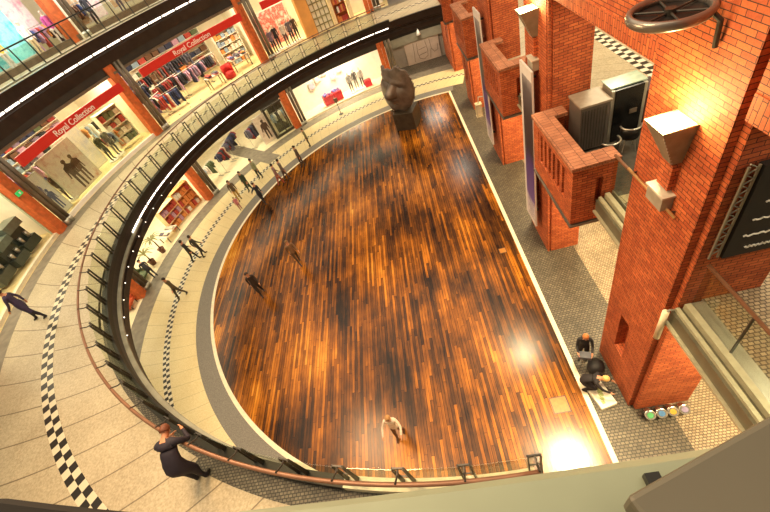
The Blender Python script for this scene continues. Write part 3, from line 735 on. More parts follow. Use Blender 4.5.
gp0(-11.45, 21.8, 330, 'person in navy with outstretched arm stepping onto the wooden floor', '#262b38', '#1f2027', stride=.18, arms=STAND, arms2=((1, .4, -.1), (.8, .8, .0)))
gp0(-13.0, 24.0, 250, 'person in a dark green coat in the group on the ring walkway', '#34402f', '#2a2c26', coat=True, stride=.1)
gp0(-13.7, 23.2, 300, 'person in a brown jacket and mustard trousers at the left of the group', '#5b4a35', '#b08a3c', stride=.12)
gp0(-13.35, 21.95, 300, 'small child in a pink coat beside the dark granite ring', '#c9717c', '#a05560', s=.62, hair='#6b4a2a', stride=.1)
gp0(-12.4, 25.35, 240, 'person in a pale green top standing on the checker line', '#8d9273', '#3a3a33', stride=.08)
gp0(-10.4, 23.55, 40, 'person in mauve at the rim of the wooden floor', '#8a6a6a', '#a8503f', stride=.2, arms=WALKA, arms2=WALKB)
gp0(-10.0, 23.95, 40, 'person in grey just behind the one in mauve', '#7a6d66', '#5a4a44', stride=.15)
gp0(-8.85, 25.15, 220, 'person in dark taupe standing alone at the rim of the wooden floor', '#5b4a40', '#3c2f2a', stride=.1)
gp0(-8.55, 27.9, 200, 'person in olive far off on the pale walkway', '#77704f', '#55503a', s=.9)
gp0(-18.4, 17.2, 140, 'person in dark clothes stooping at the shop front beside the palm plants', '#2f2c30', '#25262c', lean=50, crouch=.1, arms=((.1, .6, -1), (0, .7, -1)))
gp0(-18.9, 23.2, 140, 'dark figure between the clothes rails of the ground floor passage', '#3c302e', '#2c2422')
person('person in a pale shirt and brown trousers on the planks, close to the railing below', (-3.25, 4.9, .013), 265, '#e9d3bd', '#6e4a31', '#54361f', '#b98a58', stride=.15, arms=((.35, .5, -.6), (0, .9, -.3)))
person('person in a dark brown coat near the left end of the wooden floor', (-10.1, 13.3, .013), 300, '#2a1d14', '#241a14', '#1b120d', '#2a1a10', stride=.2, coat=True, arms=WALKA, arms2=WALKB)
person('person in a brown jacket crossing the planks ahead of the dark coated one', (-8.1, 14.9, .013), 310, '#75573a', '#4d3823', '#2c1c10', '#7d5a35', stride=.24, arms=WALKA, arms2=WALKB)
# two musicians by the nearest pillar
person('person in black with ginger hair holding a grey case beside the nearest brick pillar', (3.42, 6.35, .001), 250, '#1d1b1e', '#17161a', hair='#b9713c', lean=8, arms=((.15, .5, -1), (-.1, 1, .0)))
person('person in a black coat crouching over the white board by the nearest brick pillar', (3.05, 5.35, .02), 330, '#211c1f', '#1c191b', hair='#d8ae6a', lean=55, crouch=.28, coat=True, arms=((.2, .8, -.8), (-.1, .9, -.5)))
t = thing('instrument_case', 'grey hard case held by the ginger haired person in black', 'case', (3.28, 5.98, .86), 70)
MB().box(-.12, .12, -.2, .2, 0, .16).build('shell', plain('case grey', '#5c5e68', .5), t, bevel=.03); MB().tube([(-.12, -.06, .08), (-.17, -.05, .08), (-.17, .05, .08), (-.12, .06, .08)], .012, 6).build('handle', M_BLACK, t)
t = thing('display_board', 'low white board with green leaflets on the cobbles by the nearest pillar', 'board', (3.42, 5.0, 0), 12)
MB().box(-.26, .26, -.42, .42, 0, .16).build('board', plain('board white', '#d9d4c2', .5), t, bevel=.01)
m = MB()
for k in range(5): m.box(-.14+.03*k, -.04+.05*k, -.3+.11*k, -.2+.11*k, .16, .164+.002*k)
m.build('leaflets', plain('leaflet green', '#94a063', .6), t)
m = MB().lathe([(.02, 0), (.2, .0), (.27, .2), (.25, .42), (.1, .5)], 14); o = m.build('black_bag', plain('bag black', '#1b181b', .6), None, smooth=True); o.location = (3.62, 5.85, 0); tag(o, 'round black bag on the cobbles behind the crouching person', 'bag')
CL = ['#5fae74', '#5b86b8', '#c9a24a', '#9a8fb0']
for i in range(4):
    t = thing('stage_spotlight', f"round chrome floor spotlight with a {['green', 'blue', 'amber', 'pale violet'][i]} lens at the foot of the nearest pillar", 'spotlight', (4.42+.31*i, 4.18, 0), 0, 'floor spotlights by the nearest pillar')
    o = MB().lathe([(.08, -.14), (.13, -.1), (.135, .12), (.15, .14), (.15, .17), (.12, .17)], 18).build('housing', plain('chrome', '#e4e2da', .15, .8, .05), t, smooth=True); o.location = (0, 0, .2); o.rotation_euler = (rad(38), 0, rad(-12))
    o = MB().lathe([(.02, .17), (.085, .172), (.085, .18), (.02, .181)], 16).build('lens', plain('lens '+CL[i], CL[i], .1, 0, 0), t); o.location = (0, 0, .2); o.rotation_euler = (rad(38), 0, rad(-12))
    MB().tube([(-.15, 0, .2), (-.15, 0, .02), (.15, 0, .02), (.15, 0, .2)], .014, 6).build('yoke', M_BLACK, t)
# small things along the pillars
t = thing('wall_lantern', 'small pale lantern on an arm at the third brick pillar', 'lantern', (3.98, 20.9, 1.9), 0)
MB().tube([(.1, 0, 1.1), (-.35, .1, 1.15), (-.4, .1, .75)], .035, 8).build('arm', M_STEEL, t, smooth=True)
m = MB(); 
for sx in (-1, 1):
    for sy in (-1, 1): m.box(-.4+.14*sx-.02, -.4+.14*sx+.02, .1+.14*sy-.02, .1+.14*sy+.02, 0, .75)
m.box(-.58, -.22, -.08, .28, .72, .78); m.box(-.58, -.22, -.08, .28, 0, .05); m.build('frame', plain('lantern cream', '#cfc4a2', .5), t)
MB().box(-.5, -.3, 0, .2, .1, .65).build('bulb_glass', plain('lantern glass', '#efe6c8', .2), t)
t = thing('sign_stand', 'thin dark stand with a small plate on the pale walkway by the bright shop window', 'stand', pol(16.9, 111.4, G0), 200)
MB().cyl(0, 0, .04, 1.2, .03, 8).build('pole', M_IRON, t); MB().cyl(0, 0, 0, .04, .2, 16).build('base', M_IRON, t); MB().box(-.16, .16, -.02, .02, 1.1, 1.42).build('plate', M_PIPE, t)
t = thing('spotlight', 'small white spotlight hanging under the beam above the sliding gate', 'spotlight', pol(20.5, 84.8, 2.45))
MB().tube([(0, 0, 2.27), (0, 0, .4)], .03, 6).build('stem', M_WHITE, t); MB().lathe([(.06, .4), (.1, .3), (.2, 0), (.16, 0)], 12).build('shade', M_WHITE, t, smooth=True)

# ------------------------------------------------------------------ shops
SHOP = {'A': 'the left red-sign shop', 'B': 'the middle red-sign shop'}
def sign(a0, a1, z, ta, label):
    t = thing('shop_sign', label, 'sign', (0, 0, 0), 0, 'red shop signs')
    MB().rbox(18.72, 18.84, z-.24, z+.24, a1, a0, 20).build('band', M_RED, t)
    cu = bpy.data.curves.new('txt', 'FONT'); cu.body = 'Royal Collection'; cu.size = .46; cu.extrude = .012; cu.align_x = 'CENTER'; cu.align_y = 'CENTER'
    to = bpy.data.objects.new('tmp', cu); COL.objects.link(to)
    dg = bpy.context.evaluated_depsgraph_get(); dg.update()
    me = bpy.data.meshes.new_from_object(to.evaluated_get(dg)); bpy.data.objects.remove(to)
    me.materials.clear(); me.materials.append(plain('sign lettering', '#fff6ee', .5, 0, 0))
    o = bpy.data.objects.new('lettering', me); COL.objects.link(o); o.parent = t
    xs = [v.co.x for v in me.vertices]; k = 2.95/(max(xs)-min(xs))
    for v in me.vertices:                      # follow the curve of the fascia
        x, y, d = v.co.x*k, v.co.y*.95, v.co.z; th = x/18.7
        v.co.x = (18.705-d)*math.sin(th); v.co.z = y; v.co.y = (18.705-d)*math.cos(th)-18.705
    o.location = pol(18.705, ta, z-.02); o.rotation_euler = (0, 0, rad(ta-90))
    return t
sign(177, 153.1, 8.98, 164.6, 'red shop sign with white lettering over the shop with pale posters')
sign(148.2, 123.0, 8.98, 135.6, 'red shop sign with white lettering over the clothes rails')
sign(118.0, 95.0, 8.98, 101.0, 'red shop sign over the mannequins, cut off by the upper picture edge')

GARM = {}
def gmesh(kind):
    if kind in GARM: return GARM[kind]
    P = {'jacket': [(-.03, -.06), (-.22, -.12), (-.32, -.62), (-.24, -.64), (-.19, -.3), (-.2, -.78), (.2, -.78), (.19, -.3), (.24, -.64), (.32, -.62), (.22, -.12), (.03, -.06)],
         'shirt': [(-.04, -.06), (-.2, -.1), (-.33, -.3), (-.27, -.36), (-.18, -.26), (-.18, -.66), (.18, -.66), (.18, -.26), (.27, -.36), (.33, -.3), (.2, -.1), (.04, -.06)],
         'dress': [(-.04, -.06), (-.17, -.09), (-.19, -.2), (-.14, -.45), (-.28, -1.05), (.28, -1.05), (.14, -.45), (.19, -.2), (.17, -.09), (.04, -.06)],
         'trousers': [(-.17, -.08), (-.18, -1.0), (-.04, -1.0), (0, -.35), (.04, -1.0), (.18, -1.0), (.17, -.08)]}[kind]
    m = MB(); n = len(P); T = .045
    m.add([(-T*.8, x, z) for x, z in P]+[(-T*1.15, x*.8, z*.97-.01) for x, z in P]+[(T*.8, x, z) for x, z in P]+[(T*1.15, x*.8, z*.97-.01) for x, z in P],
          [tuple(range(n, 2*n))[::-1], tuple(range(3*n, 4*n))]+[(i, n+i, n+(i+1) % n, (i+1) % n) for i in range(n)]+[(2*n+i, 2*n+(i+1) % n, 3*n+(i+1) % n, 3*n+i) for i in range(n)]+[(i, (i+1) % n, 2*n+(i+1) % n, 2*n+i) for i in range(n)])
    m.tube([(0, -.17, -.1), (0, 0, -.04), (0, 0, .02), (0, .03, .05), (0, .05, .02)], .008, 5)
    o = m.build('proto', pm('#444444')); GARM[kind] = o.data; bpy.data.objects.remove(o); return GARM[kind]
CN = {'#26242c': 'black', '#2f3350': 'navy', '#8e2f2b': 'dark red', '#6d4a33': 'brown', '#c9b8a4': 'beige', '#7a6a80': 'mauve', '#e9e2d6': 'white', '#b5453a': 'red', '#54505c': 'grey', '#3c4a7a': 'blue', '#d88a4a': 'orange', '#b98fa8': 'pink', '#5e6b4a': 'green', '#8fa3b8': 'pale blue'}
DARK = ['#26242c', '#2f3350', '#54505c', '#6d4a33', '#26242c', '#8e2f2b']
MIX = list(CN)
def rack(r, a, z, w, h, n, cols, where, turn=0, kinds=('jacket', 'shirt', 'dress')):
    t = at_ring('clothes_rack', f'clothes rail {where}', 'clothes rail', r, a, z, 'clothes rails in the shops'); t.rotation_euler[2] += rad(turn)
    MB().tube([(-w/2-.05, 0, h), (w/2+.05, 0, h)], .018, 6).build('rail', M_STEEL, t)
    for sx in (-1, 1):
        MB().tube([(sx*w/2, 0, h), (sx*w/2, 0, .06)], .018, 6).build('upright', M_STEEL, t); MB().box(sx*w/2-.03, sx*w/2+.03, -.28, .28, .0, .06).build('foot', M_STEEL, t)
    M = Matrix.Translation(t.location) @ Euler(t.rotation_euler).to_matrix().to_4x4()
    for i in range(n):
        k = rnd.choice(kinds); c = rnd.choice(cols); x = -w/2+.1+(w-.2)*i/max(1, n-1)
        o = bpy.data.objects.new(k, gmesh(k)); COL.objects.link(o)
        o.location = M @ Vector((x, 0, h-.018)); o.rotation_euler = (0, 0, t.rotation_euler[2]+rad(rnd.uniform(-9, 9)))
        o.material_slots[0].link = 'OBJECT'; o.material_slots[0].material = pm(c)
        tag(o, f'{CN[c]} {k}, {ordn(i)} from left on the rail {where}', k, f'clothes on the rail {where}')
def table(r, a, z, w, d, h, where, cols, nx=3, ny=2, st=3, top='#e6dcc4'):
    t = at_ring('display_table', f'display table {where}', 'table', r, a, z, 'display tables')
    MB().box(-w/2, w/2, -d/2, d/2, h-.05, h).build('tabletop', plain('table '+top, top, .5), t)
    for sx in (-1, 1):
        for sy in (-1, 1): MB().box(sx*w*.46-.03, sx*w*.46+.03, sy*d*.44-.03, sy*d*.44+.03, 0, h-.05).build('leg', M_PIPE, t)
    M = Matrix.Translation(t.location) @ Euler(t.rotation_euler).to_matrix().to_4x4(); q = 0
    for ix in range(nx):
        for iy in range(ny):
            for k in range(st):
                c = rnd.choice(cols); o = MB().box(-.15, .15, -.19, .19, 0, .06).build('folded_shirt', pm(c), None, bevel=.02)
                o.location = M @ Vector((-w/2+w*(ix+.5)/nx, -d/2+d*(iy+.5)/ny, h+.062*k)); o.rotation_euler = (0, 0, t.rotation_euler[2]+rad(rnd.uniform(-8, 8)))
                tag(o, f'{CN[c]} folded shirt, {ordn(k)} up, {ordn(ix)} {["front", "back"][iy]} pile, table {where}', 'folded shirt', f'folded shirts on the table {where}'); q += 1
def mann(r, a, z, label, top, legs, hd=0, **kw):
    p = pol(r, a, z+.10); return person(label, p, a+180+hd, top, legs, shoes=legs, hair=None, skin='#d8c9b4', group='shop mannequins', name='mannequin', cat='mannequin', **kw)
def mann_base(r, a, z, lab):
    o = MB().cyl(0, 0, 0, .10, .3, 20).build('mannequin_plinth', M_WHITE); o.location = pol(r, a, z); tag(o, lab, 'plinth', 'mannequin plinths')
MANN = []
def mannequin(r, a, z, label, top, legs, **kw):
    mann(r, a, z, 'mannequin '+label, top, legs, **kw); mann_base(r, a, z, 'white plinth of the mannequin '+label)
def sil(m, x, z, h, w, y, spread=.3):
    """a flat printed figure outline"""
    P = [(-.09, 0), (-.03, 0), (-.015, .44), (.02, .44), (.05, 0), (.11, 0), (.10, .5), (.115, .62), (.15, .42), (.18, .44), (.15, .78), (.06, .83), (.035, .86), (.065, .92), (.055, .98), (.0, 1), (-.055, .98), (-.065, .92), (-.035, .86), (-.06, .83), (-.15, .78), (-.19, .44), (-.155, .42), (-.115, .62), (-.10, .5)]
    v = [(x+px*h*w/.34, y, z+pz*h) for px, pz in P]; n = len(v)
    m.add(v+[(a, y+.004, c) for a, _, c in v], [tuple(range(n)), tuple(range(n, 2*n))[::-1]]+[(i, (i+1) % n, n+(i+1) % n, n+i) for i in range(n)])
def poster(r, a, z, w, h, c, label, figs=(), edge='#d8d2c6', grp='posters in the shop windows'):
    t = at_ring('poster', label, 'poster', r, a, z, grp)
    MB().box(-w/2, w/2, 0, .05, 0, h).build('backing', plain('poster edge '+edge, edge, .5, 0, .04), t)
    m, nt, b = base_mat('poster print'); N = NB(nt); tc = N.n('ShaderNodeTexCoord')
    nz = N.noise(tc.outputs['Object'], 1.7, 5, .65)
    N.link(N.ramp(nz, [(.32, lin(c[0])), (.5, lin(c[1])), (.68, lin(c[2]))]), b.inputs['Base Color'])
    MB().box(-w/2+.05, w/2-.05, -.006, 0, .05, h-.05).build('print', m, t)
    for i, (x, zz, hh, ww, col) in enumerate(figs):
        q = MB(); sil(q, x, zz, hh, ww, -.014); q.build('figure_print', pm(col), t)
    return t
def shelf(r, a, z, w, h, d, n, where, cols, col='#efe6d2', fill=5, item='box'):
    t = at_ring('shelf_unit', f'shelf unit {where}', 'shelf', r, a, z, 'shelf units in the shops'); m = plain('shelf '+col, col, .5)
    for sx in (-1, 1): MB().box(sx*w/2-.02, sx*w/2+.02, 0, d, 0, h).build('side_panel', m, t)
    MB().box(-w/2+.02, w/2-.02, d-.02, d, 0, h).build('back_panel', m, t)
    M = Matrix.Translation(t.location) @ Euler(t.rotation_euler).to_matrix().to_4x4()
    for k in range(n):
        zz = .06+k*(h-.1)/max(1, n-1) if n > 1 else .3
        MB().box(-w/2+.02, w/2-.02, .0, d-.02, zz, zz+.03).build('shelf_board', m, t)
        if k == n-1: continue
        hh = (h-.1)/(n-1)
        for i in range(fill):
            c = rnd.choice(cols); bw = (w-.12)/fill*.42; bh = hh*rnd.uniform(.45, .78)
            o = MB().box(-bw, bw, .06, d-.08, 0, bh).build(item, pm(c), bevel=.01)
            o.location = M @ Vector((-w/2+.06+(w-.12)*(i+.5)/fill, 0, zz+.031)); o.rotation_euler = (0, 0, t.rotation_euler[2])
            tag(o, f'{CN[c]} {item}, {ordn(i)} from left, {ordn(k)} board, shelf {where}', item, f'{item} row on the shelf {where}')

# --- first gallery, left shop (pale posters)
z = L1+.007
struct(MB().rbox(19.0, 19.14, L1, L1+.22, 153.2, 178.2, 16), 'sill_shop_window', M_WHITE, 'white sill of the left red-sign shop window')
zs = L1+.222
poster(19.4, 176.3, zs, 1.0, 2.3, ('#f4f2fa', '#f6f4fb', '#e4e2f2'), 'narrow white poster with a small blue figure next to the grey pipes', [(.05, .25, 1.2, .35, '#4a5590'), (-.1, 1.25, .55, .3, '#8a7fae')])
poster(19.6, 169.6, zs, 2.5, 2.5, ('#e9d2d4', '#f4e9e2', '#d9a59a'), 'wide pink and cream poster with two dark standing figures', [(-.1, .1, 1.75, .4, '#5a4034'), (.45, .15, 1.7, .36, '#6b4a3a')])
mannequin(19.8, 173.1, zs, 'in dark brown between the two posters', '#5b4538', '#3a2c26')
poster(20.6, 164.2, zs, 1.9, 2.6, ('#eef0fa', '#faf6ee', '#d3d8ee'), 'pale blue and white poster behind the pair of mannequins')
mannequin(19.7, 162.3, zs, 'in olive beside the pale blue poster', '#5c5a3c', '#3b372c', arms=STAND)
mannequin(19.8, 160.4, zs, 'in grey next to the one in olive', '#7d756c', '#4a443e', arms=STAND)
shelf(20.4, 155.9, zs, 1.6, 2.3, .5, 5, 'beside the grey mannequin', ['#5e6b4a', '#c9b8a4', '#d88a4a', '#e9e2d6', '#b5453a'], fill=4)
rack(22.5, 173, z, 2.6, 2.0, 9, MIX, 'deep behind the narrow white poster')
rack(22.5, 165, z, 3.0, 2.0, 10, MIX, 'deep behind the wide pink poster')
rack(22.6, 157.5, z, 2.6, 2.0, 9, MIX, 'deep behind the grey mannequin')
rack(20.5, 158.5, z, 1.1, 1.5, 7, MIX, 'beside the green boxes', 12)
poster(20.2, 166.8-.0, zs+1.4, .9, 1.1, ('#b98a9a', '#f3e4dc', '#7a4a5a'), 'small mauve picture hanging above the wide pink poster')
shelf(25.2, 166, z, 8.5, 3.3, .5, 6, 'on the poster shop back wall', MIX, fill=14)
o = struct(MB().rbox(19.2, 19.215, zs, 8.7, 153.4, 177.8, 10), 'window_1', M_GLASS)
# --- first gallery, middle shop (clothes rails)
rack(20.7, 147.0, z, 1.9, 1.55, 11, ['#b98fa8', '#b5453a', '#e9e2d6', '#7a6a80', '#26242c'], 'next to the grey pipes', 20)
rack(20.6, 143.6, z, 1.6, 1.35, 10, ['#2f3350', '#3c4a7a', '#b5453a', '#e9e2d6'], 'second from the grey pipes', -10)
rack(21.9, 147.6, z, 2.2, 2.2, 11, DARK, 'behind the pink and red clothes', 5)
rack(21.8, 141.6, z, 2.4, 1.75, 13, ['#8e2f2b', '#6d4a33', '#26242c', '#8e2f2b'], 'full of dark red and brown clothes', 8)
rack(21.6, 136.2, z, 2.5, 1.7, 13, ['#26242c', '#7a6a80', '#b98fa8', '#54505c', '#2f3350'], 'full of mauve and grey clothes', 4)
rack(23.6, 145.0, z, 3.2, 2.3, 14, DARK, 'farther back behind the dark red clothes')
rack(23.6, 136.5, z, 3.2, 2.3, 14, DARK, 'farther back behind the mauve clothes')
rack(22.6, 131.0, z, 1.6, 1.6, 9, ['#26242c', '#54505c', '#c9b8a4'], 'left of the red armchair')
table(20.7, 126.4, z, 1.5, 1.0, .9, 'beside the red armchair', MIX)
table(19.9, 134.2, z, 1.2, .7, .8, 'amid the clothes rails', MIX, 2, 2)
shelf(22.4, 125.2, z, 2.0, 2.6, .5, 6, 'right of the red armchair', ['#e9e2d6', '#c9b8a4', '#d88a4a', '#8fa3b8'], fill=6)
shelf(25.2, 138, z, 9.5, 3.4, .5, 6, 'behind all the clothes rails', MIX, fill=15)
t = at_ring('round_armchair', 'round red armchair beside the folded clothes', 'armchair', 20.0, 130.4, z)
MB().lathe([(.3, 0), (.42, .1), (.42, .4), (.36, .45)], 18).build('seat', pm('#c8322c'), t, smooth=True); MB().ring([(.32, .4), (.44, .4), (.42, .95), (.36, .95)], -20, 200, 16, 0, 0).build('backrest', pm('#c8322c'), t, smooth=True)
for i in range(9):
    o = MB().cyl(0, 0, 0, .012, .07, 10).build('floor_spot', M_BLACK); o.location = pol(19.5, 148.5-2.9*i, z); tag(o, f'small black floor spot, {ordn(i)} along the front of the middle red-sign shop', 'floor spot', 'floor spots along the shop front')
# --- first gallery, right shop (mannequins), lattice, bookcase
mannequin(19.9, 117.0, z, 'in black left of the one in white', '#2b2830', '#232028')
mannequin(19.6, 115.2, z, 'in white before the orange wall', '#d9d2c8', '#4a444c')
mannequin(19.7, 113.6, z, 'in grey jacket next to the orange wall', '#6b6570', '#332f38')
mannequin(19.9, 112.2, z, 'in brown closest to the orange wall', '#5a463c', '#2c2830')
mannequin(19.4, 118.6, z, 'in mauve under the cut off red sign', '#7a6a80', '#2c2830')
poster(21.8, 115.5, z, 3.0, 2.6, ('#ece6de', '#b5453a', '#f4efe6'), 'red and white poster behind the mannequin row')
rack(23.6, 117.4, z, 1.8, 1.8, 9, DARK, 'behind the mannequin in mauve')
rack(23.6, 112.9, z, 1.8, 1.8, 9, DARK, 'behind the mannequin in grey')
struct(MB().rbox(19.0, 19.8, L1, 9.7, 107.9, 110.6, 3), 'wall_orange', plain('orange plaster wall', '#e0a055', .6, 0, .1, 1.5), 'warm orange wall between the mannequins and the lattice')
t = at_ring('lattice_screen', 'cream lattice screen of square panes beside the orange wall', 'screen', 19.25, 105.7, z)
m = MB(); n_x, n_z, w, h = 4, 8, 1.4, 4.0
for k in range(n_x+1): m.box(-w/2+w*k/n_x-.035, -w/2+w*k/n_x+.035, 0, .08, 0, h)
for k in range(n_z+1): m.box(-w/2-.035, w/2+.035, .005, .075, h*k/n_z-.035 if k else 0, h*k/n_z+.035)
m.build('frame', plain('lattice olive', '#8c8458', .5), t); MB().box(-w/2, w/2, .085, .10, .02, h-.02).build('panes', plain('lattice pane', '#f7efd6', .4, 0, .05), t)
shelf(19.3, 101.0, z, .95, 2.6, .4, 5, 'right of the lattice screen', ['#d88a4a', '#b5453a', '#6d4a33', '#e9e2d6'], '#b5622c', 5)
struct(MB().rbox(19.2, 19.6, L1, 9.7, 98.4, 99.3, 1), 'trim_window_jamb', plain('jamb cream', '#e8d4a8', .5), None)
struct(MB().rbox(19.2, 19.6, L1, 9.7, 102.6, 103.4, 1), 'trim_window_jamb_2', plain('jamb cream', '#e8d4a8', .5), None)
struct(MB().rbox(20.5, 20.7, L1, 9.7, 91, 98.4, 6), 'wall_white_window', M_WHITE)
# --- first gallery, far left shop (dark machines)
M_TEAL = plain('display green', '#3d5a4a', .5)
struct(MB().rbox(19.0, 19.2, L1, L1+.16, 181.4, 206, 16), 'sill_left_shop', M_RIM, 'pale sill of the shop at the left picture edge')
struct(MB().rbox(19.2, 19.3, L1+.16, 9.6, 181.5, 181.9, 1), 'trim_left_shop_frame', plain('pale green frame', '#b9c3a4', .5))
zs2 = L1+.165
for i, (r, a, w, h, c) in enumerate([(20.0, 183.6, 1.0, 1.5, '#3f4a44'), (19.9, 186.9, .9, 1.3, '#4c544c'), (20.1, 190.1, 1.1, 1.4, '#555a50')]):
    t = at_ring('coffee_machine', f"dark green-grey machine behind the left shop window, {ordn(i)} from the exit sign", 'machine', r, a, zs2, 'machines in the left shop window')
    MB().box(-w/2, w/2, -.25, .35, 0, h*.3).build('base', plain('machine '+c, c, .4, .3), t); MB().box(-w/2, w/2, .0, .35, h*.3, h*.75).build('body', plain('machine '+c, c, .4, .3), t)
    MB().box(-w/2-.03, w/2+.03, -.3, .4, h*.75, h).build('top', plain('machine top', '#6e7a70', .3, .5), t)
    for sx in (-.25, .25): MB().cyl(sx*w, -.13, h*.3, h*.5, .09, 10).build('jug', M_STEEL, t, smooth=True)
shelf(22.0, 186.5, z, 3.6, 2.6, .5, 5, 'behind the dark machines', ['#5e6b4a', '#54505c', '#26242c', '#e9e2d6'], '#6a6f60', 8)
t = at_ring('exit_sign', 'small green exit sign on the brick pilaster at the left edge', 'sign', 18.72, 181.3, 8.05)
MB().box(-.16, .16, -.06, 0, 0, .2).build('panel', emit('exit green', '#1f9a4c', 1.2), t); MB().box(-.03, .06, -.07, -.06, .05, .15).build('pictogram', M_WHITE, t)
# --- second gallery
z = L2+.007
struct(MB().rbox(19.5, 19.7, L2, L2+.3, 96, 200, 60), 'sill_upper_shops', M_PIPE)
CU = [('#4fd2d8', '#9ff0ee', '#2aa7b4'), ('#bff4ee', '#5cc9cf', '#e8fbf6'), ('#f2c6cf', '#fbe9e4', '#e08aa8'), ('#efe3cf', '#c79a6a', '#f8f0e2'), ('#c59ad0', '#f4e0ee', '#8e5a9c')]
CUN = ['turquoise', 'pale aqua', 'pink', 'sand coloured', 'lilac']
for i, (a, w, h, c, zz) in enumerate([(171.5, 2.2, 2.6, 0, .3), (165.2, 2.0, 2.7, 1, .3), (160.0, 1.5, 2.9, 0, .3), (156.4, 1.6, 2.8, 2, .9), (148.6, 1.3, 2.2, 3, .4), (145.3, 1.2, 2.4, 2, .4), (139.6, 2.0, 2.2, 3, .5), (133.0, 2.2, 2.4, 4, .4)]):
    poster(20.4 if c < 2 else 20.7, a, L2+zz, w, h, CU[c], f'{CUN[c]} window panel on the upper gallery, {ordn(i)} from the left', grp='window panels of the upper gallery')
for i, (r, a, top, legs) in enumerate([(20.1, 163.0, '#e9c24a', '#d9d2c8'), (20.0, 158.2, '#f1ece4', '#e2c7a0'), (20.1, 154.0, '#c25a9c', '#e9e2d6'), (20.0, 147.0, '#3b3b44', '#26242c'), (20.0, 141.8, '#d9d2c8', '#54505c')]):
    mannequin(r, a, L2+.007, f"in {['yellow', 'ivory', 'magenta', 'charcoal', 'stone grey'][i]} on the upper gallery", top, legs)
rack(20.3, 155.3, z, 1.7, 1.35, 9, ['#b98fa8', '#3c4a7a', '#b5453a', '#26242c', '#d88a4a'], 'left of the upper pilaster')
rack(20.5, 148.9, z, 1.5, 1.5, 8, MIX, 'right of the upper pilaster')
rack(20.4, 167.8, z, 1.6, 1.4, 8, ['#8fa3b8', '#e9e2d6', '#b98fa8', '#3c4a7a'], 'between the turquoise and aqua panels')
rack(20.5, 136.4, z, 1.8, 1.5, 9, MIX, 'at the upper gallery right end')
# --- ground floor, bright window beside the bronze head
struct(MB().rbox(21.0, 21.2, 0, 4.7, 95, 120.6, 14), 'wall_bright_window', M_WHITE, 'bright white back wall of the ground floor shop window')
struct(MB().rbox(18.9, 19.05, 0, .18, 95, 120.4, 14), 'sill_bright_window', M_RIM)
for i, (a, c) in enumerate([(111.6, '#c4404a'), (108.9, '#c8303c')]):
    t = at_ring('display_bin', f"red display bin heaped with violet goods, {['left', 'right'][i]} of the pair in the bright window", 'bin', 19.7, a, .19, 'red bins in the bright window')
    b = MB(); b.box(-.42, .42, -.35, .35, 0, .75); b.build('bin_body', plain('bin '+c, c, .5), t)
    q = MB(); 
    for k in range(14): q.ball((rnd.uniform(-.3, .3), rnd.uniform(-.25, .25), .76+rnd.uniform(0, .1)), .1, 8, 5)
    q.build('violet_goods', plain('violet goods', '#6a5f98', .6), t)['kind'] = 'stuff'
for i, (a, r, tp, lg) in enumerate([(104.6, 20.0, '#8d8a88', '#4a464a'), (103.0, 20.2, '#5e5a5c', '#8b8784'), (101.4, 20.1, '#b9b4b0', '#54505c')]):
    mannequin(r, a, .006, f"in {['light grey', 'dark grey', 'silver'][i]} in the bright ground floor window", tp, lg)
t = at_ring('display_bin', 'small red display bin standing alone at the right of the bright window', 'bin', 19.6, 100.2, .19, 'red bins in the bright window')
MB().box(-.3, .3, -.25, .25, 0, .5).build('bin_body', plain('bin #c8303c', '#c8303c', .5), t); MB().box(-.25, .25, -.2, .2, .5, .56).build('goods', pm('#8e2f2b'), t)
for i in range(5):
    poster(20.9, 113.5-1.9*i, 1.5+.35*(i % 3), .55, .6, [('#8d86a8', '#cfc9de', '#5a5478'), ('#c9b8a4', '#efe9e2', '#54505c')][i % 2], f'small picture card hanging on the bright white wall, {ordn(i)} from the left', grp='cards on the bright wall')
# ground floor, dark framed window and passage
t = at_ring('framed_showcase', 'dark framed glass showcase with garments beside the orange pilaster', 'showcase', 19.2, 125.6, .007)
m = MB(); w = 2.0; h = 2.7
for sx in (-1, 1): m.box(sx*w/2-.09, sx*w/2+.09, 0, .14, 0, h)
m.box(-w/2, w/2, 0, .14, 0, .18); m.box(-w/2, w/2, 0, .14, h-.14, h); m.box(-.04, .04, 0, .1, .18, h-.14)
m.build('frame', M_IRON, t); MB().box(-w/2+.05, w/2-.05, .9, .95, 0, h).build('back_panel', plain('showcase back', '#4a463f', .6, 0, .4, 5), t); MB().box(-w/2+.09, w/2-.09, .06, .07, .18, h-.14).build('glass_panel', M_GLASS, t)
rack(19.7, 125.6, .187, 1.35, 1.7, 7, DARK+['#8fa3b8', '#e9e2d6'], 'inside the dark framed showcase')
poster(19.6, 129.6, .007, 1.6, 2.4, ('#d9c4b4', '#efe0d0', '#a58a78'), 'tall cream and brown poster left of the dark framed showcase', [(-.1, .3, 1.7, .4, '#5a443a')])
rack(20.9, 131.6, .007, 2.0, 1.7, 10, DARK+['#7a6a80'], 'at the right of the ground passage', 30)
rack(21.6, 137.3, .007, 2.2, 1.7, 11, DARK, 'in the middle of the ground passage', 35)
rack(20.6, 141.2, .007, 2.0, 1.7, 10, DARK+['#c9b8a4'], 'at the left of the ground passage', 30)
rack(20.2, 148.0, .007, 2.2, 1.6, 10, ['#e9e2d6', '#c9b8a4', '#5e6b4a', '#8fa3b8'], 'of pale clothes by the ground pilaster', 10)
